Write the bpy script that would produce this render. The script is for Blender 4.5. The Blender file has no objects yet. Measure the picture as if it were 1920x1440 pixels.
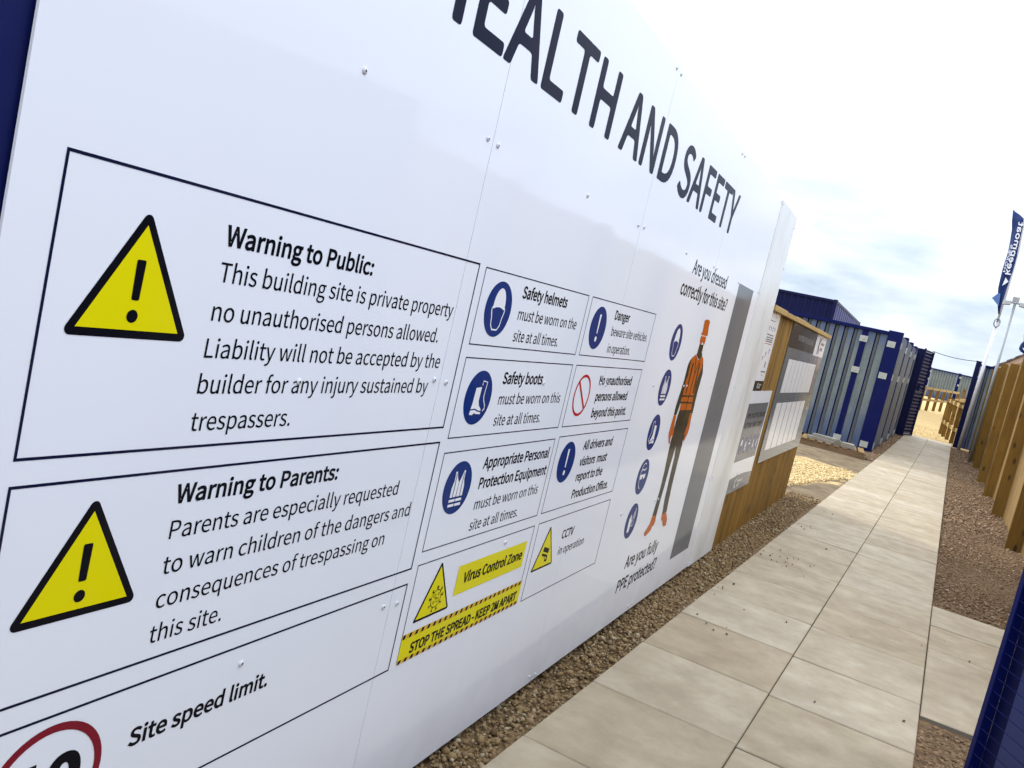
import bpy, bmesh, math, random
import numpy as np
from mathutils import Vector, Matrix

random.seed(7)
rng = np.random.default_rng(11)
scene = bpy.context.scene
COL = scene.collection

# ------------------------------------------------------------------ camera
cam_data = bpy.data.cameras.new("camera")
cam_data.sensor_fit = 'HORIZONTAL'
cam_data.sensor_width = 36.0
cam_data.lens = 30.403
cam_data.clip_start = 0.02
cam_data.clip_end = 2000.0
cam = bpy.data.objects.new("camera", cam_data)
COL.objects.link(cam)
cam.matrix_world = Matrix(((0.87226, -0.246759, 0.422222, 1.10),
                           (0.434268, -0.00619, -0.900763, 0.0),
                           (0.224885, 0.969057, 0.10176, 1.50),
                           (0, 0, 0, 1)))
scene.camera = cam

# ------------------------------------------------------------------ exposure, sky, sun
vs = scene.view_settings
vs.view_transform = 'Standard'
vs.look = 'None'
vs.gamma = 1.0
vs.exposure = 0.98
SUN_DIR = Vector((-0.88, 0.34, 0.62)).normalized()      # towards the sun
SUN_EL = math.asin(SUN_DIR.z)
SUN_ROT = math.atan2(SUN_DIR.x, SUN_DIR.y)

world = bpy.data.worlds.new("World")
scene.world = world
world.use_nodes = True
wn, wl = world.node_tree.nodes, world.node_tree.links
wn.clear()
w_out = wn.new('ShaderNodeOutputWorld')
w_bg = wn.new('ShaderNodeBackground')
w_bg.inputs['Strength'].default_value = 0.12
w_tc = wn.new('ShaderNodeTexCoord')
sky = wn.new('ShaderNodeTexSky')
sky.sky_type = 'NISHITA'
sky.sun_disc = False
sky.sun_elevation = SUN_EL
sky.sun_rotation = SUN_ROT
w_sep = wn.new('ShaderNodeSeparateXYZ')
wl.new(w_tc.outputs['Generated'], w_sep.inputs[0])
w_map = wn.new('ShaderNodeMapping')
w_map.inputs['Scale'].default_value = (4.0, 4.0, 13.0)
w_map.inputs['Location'].default_value = (1.3, 0.4, 0.35)
wl.new(w_tc.outputs['Generated'], w_map.inputs[0])
w_n = wn.new('ShaderNodeTexNoise')
w_n.inputs['Scale'].default_value = 1.5
w_n.inputs['Detail'].default_value = 6
w_n.inputs['Roughness'].default_value = 0.52
wl.new(w_map.outputs[0], w_n.inputs['Vector'])
w_r = wn.new('ShaderNodeMapRange')
w_r.inputs['From Min'].default_value = 0.37
w_r.inputs['From Max'].default_value = 0.70
wl.new(w_n.outputs['Fac'], w_r.inputs['Value'])
w_el = wn.new('ShaderNodeMapRange')       # grey cloud bases sit low in the sky
w_el.interpolation_type = 'SMOOTHSTEP'
w_el.inputs['From Min'].default_value = 0.085
w_el.inputs['From Max'].default_value = 0.30
w_el.inputs['To Min'].default_value = 1.0
w_el.inputs['To Max'].default_value = 0.10
wl.new(w_sep.outputs['Z'], w_el.inputs['Value'])
w_mul = wn.new('ShaderNodeMath')
w_mul.operation = 'MULTIPLY'
wl.new(w_r.outputs[0], w_mul.inputs[0])
wl.new(w_el.outputs[0], w_mul.inputs[1])
w_cloud = wn.new('ShaderNodeMix')
w_cloud.data_type = 'RGBA'
w_cloud.inputs['A'].default_value = (9.2, 9.8, 10.7, 1)
w_cloud.inputs['B'].default_value = (3.9, 5.0, 6.3, 1)
wl.new(w_mul.outputs[0], w_cloud.inputs['Factor'])
w_lum = wn.new('ShaderNodeMapRange')      # an overcast sky is brightest overhead
w_lum.interpolation_type = 'SMOOTHSTEP'
w_lum.inputs['From Min'].default_value = 0.05
w_lum.inputs['From Max'].default_value = 0.80
w_lum.inputs['To Min'].default_value = 0.54
w_lum.inputs['To Max'].default_value = 1.45
wl.new(w_sep.outputs['Z'], w_lum.inputs['Value'])
w_sc = wn.new('ShaderNodeVectorMath')
w_sc.operation = 'SCALE'
wl.new(w_cloud.outputs['Result'], w_sc.inputs[0])
wl.new(w_lum.outputs[0], w_sc.inputs['Scale'])
w_mix = wn.new('ShaderNodeMix')
w_mix.data_type = 'RGBA'
w_mix.inputs['Factor'].default_value = 0.97     # overcast: little of the clear sky shows
wl.new(sky.outputs[0], w_mix.inputs['A'])
wl.new(w_sc.outputs[0], w_mix.inputs['B'])
wl.new(w_mix.outputs['Result'], w_bg.inputs['Color'])
wl.new(w_bg.outputs[0], w_out.inputs[0])

sun_data = bpy.data.lights.new("sun", 'SUN')
sun_data.energy = 1.3
sun_data.angle = math.radians(14)
sun_data.color = (1.0, 0.94, 0.84)
sun = bpy.data.objects.new("sun", sun_data)
COL.objects.link(sun)
sun.rotation_euler = (-SUN_DIR).to_track_quat('-Z', 'Y').to_euler()
FONT = {
 ' ': (314, ""),
 '!': (452, "182,310 270,310 287,903 290,1049 161,1049 164,903;225,-18 272,-6 305,28 318,78 305,130 272,164 225,176 179,164 146,130 133,78 146,28 179,-6"),
 '-': (486, "64,343 423,343 423,441 64,441"),
 '.': (389, "195,-18 241,-6 274,28 287,78 274,130 241,164 195,176 148,164 115,130 102,78 115,28 148,-6"),
 '0': (777, "389,-18 468,-7 538,25 597,79 644,156 679,254 701,374 709,517 701,658 679,777 644,874 597,949 538,1002 468,1034 389,1045 310,1034 240,1002 181,949 134,874 99,777 77,658 70,517 77,374 99,254 134,156 181,79 240,25 310,-7;389,85 324,101 270,151 229,235 203,356 193,517 203,676 229,797 270,880 324,928 389,944 454,928 509,880 550,797 576,676 585,517 576,356 550,235 509,151 454,101"),
 '1': (777, "123,0 686,0 686,106 480,106 480,1027 382,1027 322,997 253,973 169,954 169,873 353,873 353,106 123,106"),
 '2': (777, "62,0 707,0 707,111 423,111 368,109 311,105 255,101 389,236 501,366 586,494 639,620 658,744 645,845 606,928 543,991 460,1031 359,1045 241,1026 142,974 56,895 130,822 192,883 263,926 343,941 412,931 465,904 502,860 525,804 532,738 514,628 459,510 366,380 234,236 62,76"),
 ':': (389, "195,546 241,559 274,593 287,644 274,695 241,730 195,742 148,730 115,695 102,644 115,593 148,559;195,-18 241,-6 274,28 287,78 274,130 241,164 195,176 148,164 115,130 102,78 115,28 148,-6"),
 '?': (664, "249,310 363,310 377,427 432,524 503,613 564,707 590,818 578,903 543,972 488,1024 416,1056 328,1067 222,1050 133,1005 60,938 133,871 186,919 247,950 314,961 368,953 411,932 441,899 459,858 465,810 439,717 379,632 311,543 259,439;310,-18 357,-6 391,28 403,78 391,130 357,164 310,176 263,164 231,130 218,78 231,28 263,-6"),
 'A': (852, "6,0 136,0 235,314 611,314 709,0 846,0 497,1027 353,1027;268,416 318,574 353,689 387,804 420,922 426,922 459,804 493,689 529,574 578,416"),
 'B': (920, "141,0 468,0 596,12 704,48 786,108 839,192 857,301 847,378 819,441 775,490 717,525 648,546 648,553 701,578 743,615 773,662 792,716 798,776 782,871 734,942 659,990 562,1018 445,1027 141,1027;270,591 270,924 429,924 516,919 583,901 632,869 661,823 671,759 662,701 634,655 586,620 517,598 423,591;270,104 270,490 450,490 548,483 626,462 683,425 718,373 730,305 718,231 682,174 624,135 546,111 450,104"),
 'C': (894, "528,-18 651,-1 755,49 843,129 772,211 703,149 624,109 534,95 425,114 337,169 270,256 229,373 214,517 229,658 273,773 340,859 430,913 538,931 619,919 689,885 748,835 818,919 746,981 652,1027 536,1045 429,1033 332,997 248,940 178,861 126,763 93,647 81,513 93,378 125,262 176,164 245,86 327,29 423,-6"),
 'D': (964, "141,0 403,0 527,12 633,46 721,101 790,177 840,272 871,386 881,517 871,648 840,761 790,855 720,929 631,983 524,1016 398,1027 141,1027;270,106 270,922 387,922 483,913 564,887 630,844 682,785 719,711 741,621 748,517 741,412 719,322 682,247 630,186 564,142 483,116 387,106"),
 'E': (825, "141,0 748,0 748,111 270,111 270,485 660,485 660,595 270,595 270,917 732,917 732,1027 141,1027"),
 'F': (773, "141,0 270,0 270,461 662,461 662,570 270,570 270,917 732,917 732,1027 141,1027"),
 'H': (1020, "141,0 270,0 270,485 749,485 749,0 880,0 880,1027 749,1027 749,597 270,597 270,1027 141,1027"),
 'I': (410, "141,0 270,0 270,1027 141,1027"),
 'K': (905, "141,0 270,0 270,325 447,535 755,0 899,0 528,637 850,1027 703,1027 273,511 270,511 270,1027 141,1027"),
 'L': (761, "141,0 720,0 720,111 270,111 270,1027 141,1027"),
 'M': (1137, "141,0 258,0 258,569 255,666 249,772 241,871 246,871 329,637 524,104 611,104 804,637 887,871 892,871 885,772 878,666 875,569 875,0 996,0 996,1027 840,1027 644,478 621,407 598,335 573,263 567,263 543,335 518,407 493,478 297,1027 141,1027"),
 'N': (1013, "141,0 263,0 263,539 261,647 254,755 248,860 254,860 364,648 738,0 871,0 871,1027 748,1027 748,493 751,384 758,274 766,168 759,168 648,380 273,1027 141,1027"),
 'O': (1039, "520,-18 625,-6 719,30 800,89 867,168 916,267 947,384 958,517 947,650 916,765 867,863 800,941 719,998 625,1033 520,1045 414,1033 320,998 239,941 173,863 123,765 92,650 81,517 92,384 123,267 173,168 239,89 320,30 414,-6;520,95 417,114 332,170 269,258 228,375 214,517 228,658 269,773 332,859 417,913 520,931 622,913 707,859 771,773 811,658 825,517 811,375 771,258 707,170 622,114"),
 'P': (887, "141,0 270,0 270,409 440,409 532,415 613,434 683,465 740,510 782,568 809,640 818,725 809,813 782,883 739,938 682,979 611,1006 528,1022 434,1027 141,1027;270,514 270,922 417,922 515,916 591,896 645,859 678,803 689,725 679,647 647,588 595,546 520,522 423,514"),
 'R': (889, "270,539 270,922 443,922 530,916 600,896 651,862 681,810 692,739 681,667 651,611 600,571 530,547 443,539;704,0 850,0 590,450 667,477 731,520 779,578 810,651 821,739 812,822 786,890 745,942 691,981 625,1007 548,1022 462,1027 141,1027 141,0 270,0 270,436 455,436"),
 'S': (835, "426,-18 544,-4 641,38 713,100 759,180 775,273 764,355 734,421 689,473 631,514 563,548 417,611 369,632 323,657 284,688 257,730 246,783 255,833 281,874 321,905 374,925 438,931 527,920 605,887 672,836 739,919 657,984 555,1029 438,1045 333,1032 244,995 175,937 131,862 115,773 127,692 161,627 209,577 265,538 324,510 471,445 526,420 574,393 610,360 634,318 643,262 633,206 606,160 562,125 502,103 427,95 323,111 226,155 144,223 67,133 167,53 288,0"),
 'T': (839, "354,0 485,0 485,917 796,917 796,1027 43,1027 43,917 354,917"),
 'U': (1010, "506,-18 592,-11 670,12 738,52 795,111 837,192 864,295 874,423 874,1027 749,1027 749,420 737,292 703,199 650,139 583,105 506,95 429,105 363,139 312,199 278,292 266,420 266,1027 137,1027 137,423 147,295 174,192 216,111 272,52 341,12 419,-11"),
 'V': (805, "329,0 479,0 805,1027 674,1027 508,471 476,356 444,246 409,132 403,132 369,246 337,356 304,471 137,1027 1,1027"),
 'W': (1230, "254,0 408,0 560,619 612,853 618,853 668,619 824,0 980,0 1192,1027 1069,1027 958,468 902,134 894,134 821,468 678,1027 559,1027 417,468 392,357 368,246 345,134 339,134 277,468 169,1027 36,1027"),
 'Y': (744, "307,0 436,0 436,398 745,1027 611,1027 479,737 446,662 411,587 375,511 370,511 269,737 136,1027 -1,1027 307,398"),
 'Z': (845, "70,0 779,0 779,111 230,111 772,950 772,1027 119,1027 119,917 612,917 70,78"),
 'a': (789, "304,-18 395,-3 479,36 556,91 560,91 571,0 676,0 676,468 667,573 637,659 586,725 512,766 413,780 296,764 195,726 115,681 164,592 230,632 307,662 392,674 456,663 501,634 530,592 545,539 549,482 376,454 245,414 154,358 100,287 83,197 93,122 124,62 171,18 232,-9;340,85 297,90 260,103 231,126 213,160 206,206 217,261 253,307 318,345 415,375 549,396 549,185 478,130 410,97"),
 'b': (866, "464,-18 537,-9 605,18 667,61 719,121 759,197 785,287 794,392 781,523 744,630 683,711 598,762 492,780 407,766 326,727 252,674 258,810 258,1115 129,1115 129,0 231,0 242,78 248,78 318,27 391,-7;443,90 387,97 324,122 258,168 258,569 328,625 395,660 459,672 536,659 593,622 632,563 654,485 661,391 650,287 620,204 574,142 514,103"),
 'c': (714, "429,-18 518,-7 601,26 675,77 619,164 567,126 507,99 440,88 362,102 296,140 247,201 216,282 204,380 216,477 249,558 300,620 366,659 444,672 500,664 550,641 595,606 660,690 601,735 528,767 438,780 356,771 280,745 212,702 155,644 111,570 83,482 73,380 82,278 108,190 149,117 204,59 270,17 345,-9"),
 'd': (868, "388,-18 475,-3 553,36 619,90 623,90 634,0 739,0 739,1115 611,1115 611,822 618,692 552,739 484,769 403,780 302,762 212,710 140,627 92,516 74,380 89,241 130,130 195,49 282,-1;416,90 343,102 285,139 242,199 215,280 206,381 217,478 248,559 296,620 356,659 426,672 488,664 549,639 611,592 611,193 548,135 484,101"),
 'e': (776, "437,-18 532,-8 615,20 686,59 641,144 583,112 521,91 451,84 370,96 302,131 250,186 214,260 199,350 711,350 714,372 716,396 717,423 704,543 666,642 604,717 520,764 413,780 340,771 270,744 206,701 152,641 110,567 83,480 73,380 82,279 109,191 152,118 208,59 276,17 353,-9;197,441 216,524 250,590 297,638 353,668 416,678 481,668 534,639 573,591 597,525 605,441"),
 'f': (455, "46,657 150,657 150,0 277,0 277,657 438,657 438,761 277,761 277,881 289,963 325,1014 385,1031 413,1028 442,1021 471,1010 499,1109 461,1122 418,1130 371,1133 290,1122 228,1089 184,1037 158,968 150,882 150,761 46,754"),
 'g': (790, "385,-350 516,-336 622,-298 702,-241 753,-169 770,-87 760,-20 728,31 674,67 600,87 506,94 356,94 276,105 234,134 223,176 229,213 247,243 272,268 308,253 346,244 384,241 473,253 550,287 610,342 649,416 662,506 655,568 633,621 601,662 756,662 756,761 492,761 461,771 425,778 384,780 296,768 218,732 156,676 114,601 99,508 114,424 151,354 199,304 199,298 159,263 128,215 115,157 124,103 148,62 183,32 183,25 123,-24 85,-83 71,-147 86,-218 129,-275 195,-316 282,-342;384,328 334,336 290,359 254,397 231,447 223,508 231,570 254,619 289,656 333,679 384,686 436,679 480,656 515,619 538,570 546,508 538,447 514,397 479,359 435,336;403,-262 327,-256 266,-238 221,-211 193,-174 183,-129 191,-85 216,-41 261,0 295,-7 328,-10 359,-11 490,-11 545,-14 588,-25 619,-43 638,-70 644,-108 633,-154 602,-196 552,-230 485,-253"),
 'h': (850, "129,0 258,0 258,552 328,616 393,655 465,668 519,661 559,638 588,598 604,541 609,465 609,0 737,0 737,482 728,587 701,670 655,731 590,768 504,780 408,763 326,717 252,653 258,810 258,1115 129,1115"),
 'i': (385, "129,0 258,0 258,761 129,761;193,917 238,928 268,958 279,1003 268,1046 238,1075 193,1085 149,1075 120,1046 109,1003 120,958 149,928"),
 'j': (385, "49,-339 129,-328 188,-295 228,-243 251,-173 258,-87 258,761 130,761 130,-87 128,-138 119,-180 102,-211 75,-230 36,-237 10,-235 -15,-229 -36,-223 -62,-319 -31,-329 6,-336;193,917 237,928 267,958 279,1003 267,1046 237,1075 193,1085 149,1075 119,1046 108,1003 119,958 149,928"),
 'k': (773, "129,0 255,0 255,200 398,367 620,0 759,0 472,454 725,761 583,761 261,360 255,360 255,1115 129,1115"),
 'l': (398, "263,-18 294,-17 318,-12 338,-7 319,91 293,88 275,94 262,111 258,143 258,1115 129,1115 129,151 134,92 149,45 175,10 213,-11"),
 'm': (1297, "129,0 258,0 258,552 325,617 389,655 448,668 500,661 540,638 568,598 584,541 590,465 590,0 717,0 717,552 786,617 849,655 909,668 961,661 1001,638 1028,598 1045,541 1050,465 1050,0 1178,0 1178,482 1169,587 1142,670 1096,731 1032,768 948,780 859,761 776,710 696,634 674,684 643,724 602,755 550,774 486,780 399,763 320,716 249,650 246,650 234,761 129,761"),
 'n': (854, "129,0 258,0 258,552 328,616 393,655 465,668 519,661 559,638 588,598 604,541 609,465 609,0 737,0 737,482 728,587 701,670 655,731 590,768 504,780 408,763 324,716 249,650 246,650 234,761 129,761"),
 'o': (849, "424,-18 502,-9 576,17 641,59 696,117 739,190 766,278 776,380 766,482 739,570 696,644 641,702 576,745 502,771 424,780 346,771 273,745 208,702 153,644 110,570 83,482 73,380 83,278 110,190 153,117 208,59 273,17 346,-9;424,88 351,102 290,140 244,201 215,282 204,380 215,477 244,558 290,620 351,659 424,672 498,659 559,620 606,558 635,477 646,380 635,282 606,201 559,140 498,102"),
 'p': (868, "129,-321 258,-321 258,-63 254,70 323,22 394,-8 464,-18 537,-9 605,18 667,61 719,121 759,197 785,287 794,392 781,523 744,630 683,711 598,762 492,780 405,765 323,726 249,672 246,672 234,761 129,761;443,90 387,97 324,122 258,168 258,569 328,625 395,660 459,672 536,659 593,622 632,563 654,485 661,391 650,287 620,204 574,142 514,103"),
 'q': (868, "611,-321 739,-321 739,761 637,761 625,689 622,689 555,739 485,770 403,780 302,762 212,710 140,627 92,516 74,380 89,241 130,130 195,49 282,-1 388,-18 473,-4 550,34 618,88 611,-50;416,90 343,102 285,139 242,199 215,280 206,381 217,478 248,559 296,620 356,659 426,672 488,664 549,639 611,592 611,193 548,135 484,101"),
 'r': (543, "129,0 258,0 258,489 291,557 328,607 368,640 409,659 448,665 476,664 499,660 522,653 546,763 522,773 496,779 465,780 384,761 310,706 249,622 246,622 234,761 129,761"),
 's': (655, "328,-18 425,-7 502,26 558,75 592,137 604,207 590,283 554,339 502,381 439,412 373,438 292,471 232,511 209,570 224,625 271,665 350,681 413,672 470,648 522,613 584,693 518,737 439,768 349,780 258,769 185,739 131,692 98,633 87,564 100,495 134,442 184,401 244,370 308,345 390,311 455,265 482,200 476,163 458,130 428,104 386,87 332,81 248,93 175,124 106,172 45,87 126,33 222,-4"),
 't': (528, "367,-18 415,-14 463,-4 508,10 483,106 456,96 426,88 396,85 350,92 317,110 295,140 282,180 279,231 279,657 486,657 486,761 279,761 279,975 172,975 158,761 38,754 38,657 151,657 151,235 158,150 181,80 221,27 283,-6"),
 'u': (850, "352,-18 447,-1 529,47 602,119 606,119 616,0 723,0 723,761 595,761 595,221 527,148 461,106 389,92 336,100 296,123 268,162 252,219 246,294 246,761 118,761 118,279 127,173 154,90 200,30 265,-6"),
 'v': (730, "293,0 443,0 711,761 585,761 441,328 371,104 364,104 294,328 151,761 18,761"),
 'w': (1123, "249,0 398,0 506,408 524,480 541,553 557,629 564,629 582,554 598,482 616,410 725,0 881,0 1087,761 964,761 853,321 807,109 800,109 746,321 627,761 503,761 384,321 333,109 326,109 282,321 168,761 38,761"),
 'y': (730, "141,-328 224,-315 292,-278 346,-221 390,-149 426,-64 711,761 587,761 450,339 388,123 381,123 305,339 151,761 18,761 324,-1 307,-59 267,-143 211,-201 136,-223 115,-221 94,-216 77,-210 52,-312 78,-321 108,-326"),
}
TEXTS = [
 ('Warning to Public:', 1.107, 1.534, 1.470),
 ('This building site is private property', 1.107, 1.905, 1.407),
 ('no unauthorised persons allowed.', 1.107, 1.862, 1.339),
 ('Liability will not be accepted by the', 1.107, 1.897, 1.274),
 ('builder for any injury sustained by', 1.107, 1.863, 1.210),
 ('trespassers.', 1.107, 1.366, 1.143),
 ('Warning to Parents:', 1.107, 1.564, 1.012),
 ('Parents are especially requested', 1.107, 1.831, 0.946),
 ('to warn children of the dangers and', 1.107, 1.911, 0.880),
 ('consequences of trespassing on', 1.107, 1.817, 0.816),
 ('this site.', 1.107, 1.281, 0.750),
 ('Site speed limit.', 1.107, 1.467, 0.552),
 ('Safety helmets', 2.281, 2.620, 1.494),
 ('must be worn on the', 2.281, 2.741, 1.429),
 ('site at all times.', 2.281, 2.619, 1.364),
 ('Danger', 3.104, 3.275, 1.492),
 ('beware site vehicles', 3.104, 3.553, 1.429),
 ('in operation.', 3.104, 3.376, 1.363),
 ('Safety boots', 2.281, 2.567, 1.236),
 ('must be worn on this', 2.281, 2.752, 1.172),
 ('site at all times.', 2.281, 2.620, 1.107),
 ('No unauthorised', 3.104, 3.492, 1.238),
 ('persons allowed', 3.104, 3.481, 1.174),
 ('beyond this point.', 3.104, 3.515, 1.109),
 ('Appropriate Personal', 2.281, 2.770, 0.975),
 ('Protection Equipment', 2.281, 2.780, 0.912),
 ('must be worn on this', 2.281, 2.746, 0.846),
 ('site at all times.', 2.281, 2.617, 0.780),
 ('All drivers and', 3.104, 3.435, 0.980),
 ('visitors  must', 3.104, 3.411, 0.915),
 ('report to the', 3.104, 3.398, 0.854),
 ('Production Office.', 3.104, 3.514, 0.785),
 ('CCTV', 3.104, 3.224, 0.621),
 ('in operation', 3.104, 3.378, 0.554),
 ('Virus Control Zone', 2.321, 2.740, 0.607),
 ('STOP THE SPREAD - KEEP 2M APART', 2.079, 2.775, 0.449),
 ('Are you dressed', 4.003, 4.729, 1.783),
 ('correctly for this site?', 3.885, 4.857, 1.671),
 ('Are you fully', 4.111, 4.677, 0.300),
 ('PPE protected?', 4.062, 4.734, 0.183),
]
PERSON = {
 'orange': [
  [(4.467,1.591),(4.511,1.597),(4.555,1.596),(4.575,1.586),(4.576,1.564),(4.596,1.523),(4.597,1.513),(4.575,1.511),(4.457,1.512),(4.456,1.519),(4.472,1.529),(4.465,1.564),(4.461,1.583)],
  [(4.462,1.506),(4.572,1.507),(4.581,1.488),(4.577,1.465),(4.556,1.467),(4.536,1.475),(4.515,1.473),(4.516,1.461),(4.477,1.466),(4.467,1.482)],
  [(4.462,1.409),(4.395,1.388),(4.388,1.369),(4.394,1.331),(4.400,1.292),(4.384,1.265),(4.390,1.226),(4.388,1.185),(4.396,1.154),(4.408,1.109),(4.650,1.105),(4.632,1.157),(4.620,1.204),(4.607,1.261),(4.629,1.307),(4.652,1.342),(4.645,1.371),(4.622,1.393),(4.585,1.406),(4.566,1.391),(4.533,1.379),(4.493,1.391)],
  [(4.317,1.087),(4.368,1.082),(4.377,1.033),(4.399,0.993),(4.406,0.968),(4.370,0.975),(4.372,0.950),(4.388,0.928),(4.357,0.934),(4.317,0.972),(4.308,0.989),(4.310,1.030)],
  [(4.647,1.086),(4.698,1.084),(4.704,1.039),(4.717,1.003),(4.710,0.970),(4.683,0.945),(4.667,0.922),(4.651,0.932),(4.659,0.970),(4.628,0.963),(4.635,0.983),(4.652,1.023)],
  [(4.397,0.537),(4.479,0.524),(4.487,0.491),(4.472,0.471),(4.447,0.472),(4.438,0.452),(4.389,0.438),(4.365,0.431),(4.330,0.438),(4.316,0.455),(4.344,0.469),(4.388,0.499)],
  [(4.594,0.520),(4.677,0.520),(4.737,0.471),(4.747,0.434),(4.711,0.431),(4.673,0.441),(4.639,0.475),(4.606,0.483)],
 ],
 'dark': [
  [(4.475,1.466),(4.517,1.460),(4.561,1.467),(4.568,1.445),(4.565,1.425),(4.589,1.409),(4.569,1.392),(4.539,1.383),(4.500,1.393),(4.471,1.408),(4.474,1.419),(4.476,1.438)],
  [(4.407,1.393),(4.365,1.371),(4.347,1.346),(4.348,1.313),(4.348,1.270),(4.338,1.226),(4.324,1.177),(4.314,1.134),(4.317,1.087),(4.367,1.083),(4.381,1.116),(4.388,1.152),(4.388,1.185),(4.390,1.226),(4.384,1.265),(4.400,1.292),(4.394,1.331),(4.388,1.369),(4.395,1.388)],
  [(4.585,1.406),(4.635,1.388),(4.670,1.354),(4.704,1.309),(4.700,1.262),(4.695,1.209),(4.696,1.151),(4.705,1.084),(4.645,1.087),(4.651,1.110),(4.632,1.157),(4.620,1.204),(4.607,1.261),(4.629,1.307),(4.652,1.342),(4.645,1.371),(4.622,1.393)],
  [(4.407,1.110),(4.649,1.106),(4.662,1.064),(4.664,1.011),(4.660,0.976),(4.662,0.943),(4.642,0.934),(4.394,0.948),(4.395,0.974),(4.393,1.016),(4.392,1.049),(4.396,1.082)],
 ],
 'legs': [
  [(4.389,0.963),(4.632,0.951),(4.650,0.912),(4.651,0.836),(4.653,0.760),(4.654,0.684),(4.668,0.593),(4.684,0.521),(4.597,0.518),(4.569,0.605),(4.562,0.687),(4.554,0.769),(4.547,0.850),(4.520,0.911),(4.511,0.853),(4.500,0.780),(4.496,0.700),(4.485,0.615),(4.478,0.523),(4.398,0.536),(4.410,0.606),(4.420,0.690),(4.414,0.781),(4.395,0.885)],
 ],
 'line': [
  [(4.387,1.190),(4.642,1.186),(4.644,1.177),(4.385,1.181)],
  [(4.389,1.156),(4.648,1.148),(4.647,1.140),(4.389,1.146)],
  [(4.521,1.308),(4.533,1.307),(4.531,1.108),(4.520,1.109)],
  [(4.468,1.389),(4.478,1.393),(4.526,1.310),(4.515,1.310)],
  [(4.561,1.386),(4.571,1.390),(4.536,1.304),(4.523,1.306)],
  [(4.430,1.362),(4.456,1.360),(4.456,1.196),(4.437,1.197)],
  [(4.570,1.363),(4.594,1.361),(4.609,1.197),(4.585,1.198)],
 ],
}
# ------------------------------------------------------------------ helpers
GPROF = ((0, 0), (18, 0), (20, .01), (25, .05), (28, .1), (32, .18), (45, .5), (54, .63), (80, .97), (110, 1.2), (900, 1.2))
GX = [a for a, b in GPROF]
GZ = [b for a, b in GPROF]


def G(y):
    return float(np.interp(y, GX, GZ))


def path_c(y):
    return 0.700 + 0.0262 * y


class MB:
    """Collects polygons, then links them as ONE mesh object."""

    def __init__(self):
        self.v, self.f, self.m, self.c = [], [], [], []

    def add(self, verts, faces, mi=0, rnd=None):
        k = len(self.v)
        self.v.extend([tuple(p) for p in verts])
        r = random.random() if rnd is None else rnd
        for f in faces:
            self.f.append([k + i for i in f])
            self.m.append(mi)
            self.c.append(r)
        return self

    def hexa(self, p, mi=0, rnd=None):
        """p: 4 bottom points (ccw from above) then 4 top points."""
        return self.add(p, [(3, 2, 1, 0), (4, 5, 6, 7), (0, 1, 5, 4), (1, 2, 6, 5), (2, 3, 7, 6), (3, 0, 4, 7)], mi, rnd)

    def box(self, a, b, mi=0, rnd=None):
        x0, y0, z0 = a
        x1, y1, z1 = b
        return self.hexa([(x0, y0, z0), (x1, y0, z0), (x1, y1, z0), (x0, y1, z0),
                          (x0, y0, z1), (x1, y0, z1), (x1, y1, z1), (x0, y1, z1)], mi, rnd)

    def bar(self, p, q, w, h, mi=0, up=(0, 0, 1), rnd=None):
        """a squared bar from p to q, w across and h along 'up'."""
        p, q, up = Vector(p), Vector(q), Vector(up)
        d = (q - p).normalized()
        s = d.cross(up).normalized()
        u = s.cross(d).normalized()
        s, u = s * w / 2, u * h / 2
        return self.hexa([p - s - u, p + s - u, q + s - u, q - s - u, p - s + u, p + s + u, q + s + u, q - s + u], mi, rnd)

    def tube(self, pts, r, n=10, mi=0, cap=True):
        pts = [Vector(p) for p in pts]
        rr = r if isinstance(r, (list, tuple)) else [r] * len(pts)
        ref = Vector((1, 0, 0))
        rings = []
        for i, p in enumerate(pts):
            d = (pts[min(i + 1, len(pts) - 1)] - pts[max(i - 1, 0)]).normalized()
            if abs(d.dot(ref)) > 0.9:
                ref = Vector((0, 1, 0))
            s = d.cross(ref).normalized()
            u = s.cross(d)
            rings.append([p + (s * math.cos(2 * math.pi * j / n) + u * math.sin(2 * math.pi * j / n)) * rr[i] for j in range(n)])
        v = [q for ring in rings for q in ring]
        f = []
        for i in range(len(rings) - 1):
            for j in range(n):
                k = (j + 1) % n
                f.append((i * n + k, i * n + j, (i + 1) * n + j, (i + 1) * n + k))
        if cap:
            f.append(tuple(range(n)))
            f.append(tuple(reversed(range((len(rings) - 1) * n, len(rings) * n))))
        return self.add(v, f, mi)

    def build(self, name, mats, parent=None, bevel=0, smooth=False, fix=False, **props):
        me = bpy.data.meshes.new(name)
        me.from_pydata(self.v, [], self.f)
        if not isinstance(mats, (list, tuple)):
            mats = [mats]
        for m in mats:
            me.materials.append(m)
        me.polygons.foreach_set('material_index', self.m)
        at = me.attributes.new('rnd', 'FLOAT', 'FACE')
        at.data.foreach_set('value', self.c)
        if smooth:
            me.polygons.foreach_set('use_smooth', [True] * len(me.polygons))
        if fix:
            bm = bmesh.new()
            bm.from_mesh(me)
            bmesh.ops.recalc_face_normals(bm, faces=bm.faces)
            bm.to_mesh(me)
            bm.free()
        me.update()
        o = bpy.data.objects.new(name, me)
        COL.objects.link(o)
        if parent:
            o.parent = parent
        if bevel:
            b = o.modifiers.new('bevel', 'BEVEL')
            b.width = bevel
            b.segments = 2
            b.limit_method = 'ANGLE'
        for k, v in props.items():
            o[k] = v
        return o


def thing(name, label, cat, loc=(0, 0, 0), rz=0.0, group=None):
    o = bpy.data.objects.new(name, None)
    o.empty_display_size = 0.1
    COL.objects.link(o)
    o.location = loc
    o.rotation_euler = (0, 0, rz)
    o['label'] = label
    o['category'] = cat
    if group:
        o['group'] = group
    return o


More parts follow.
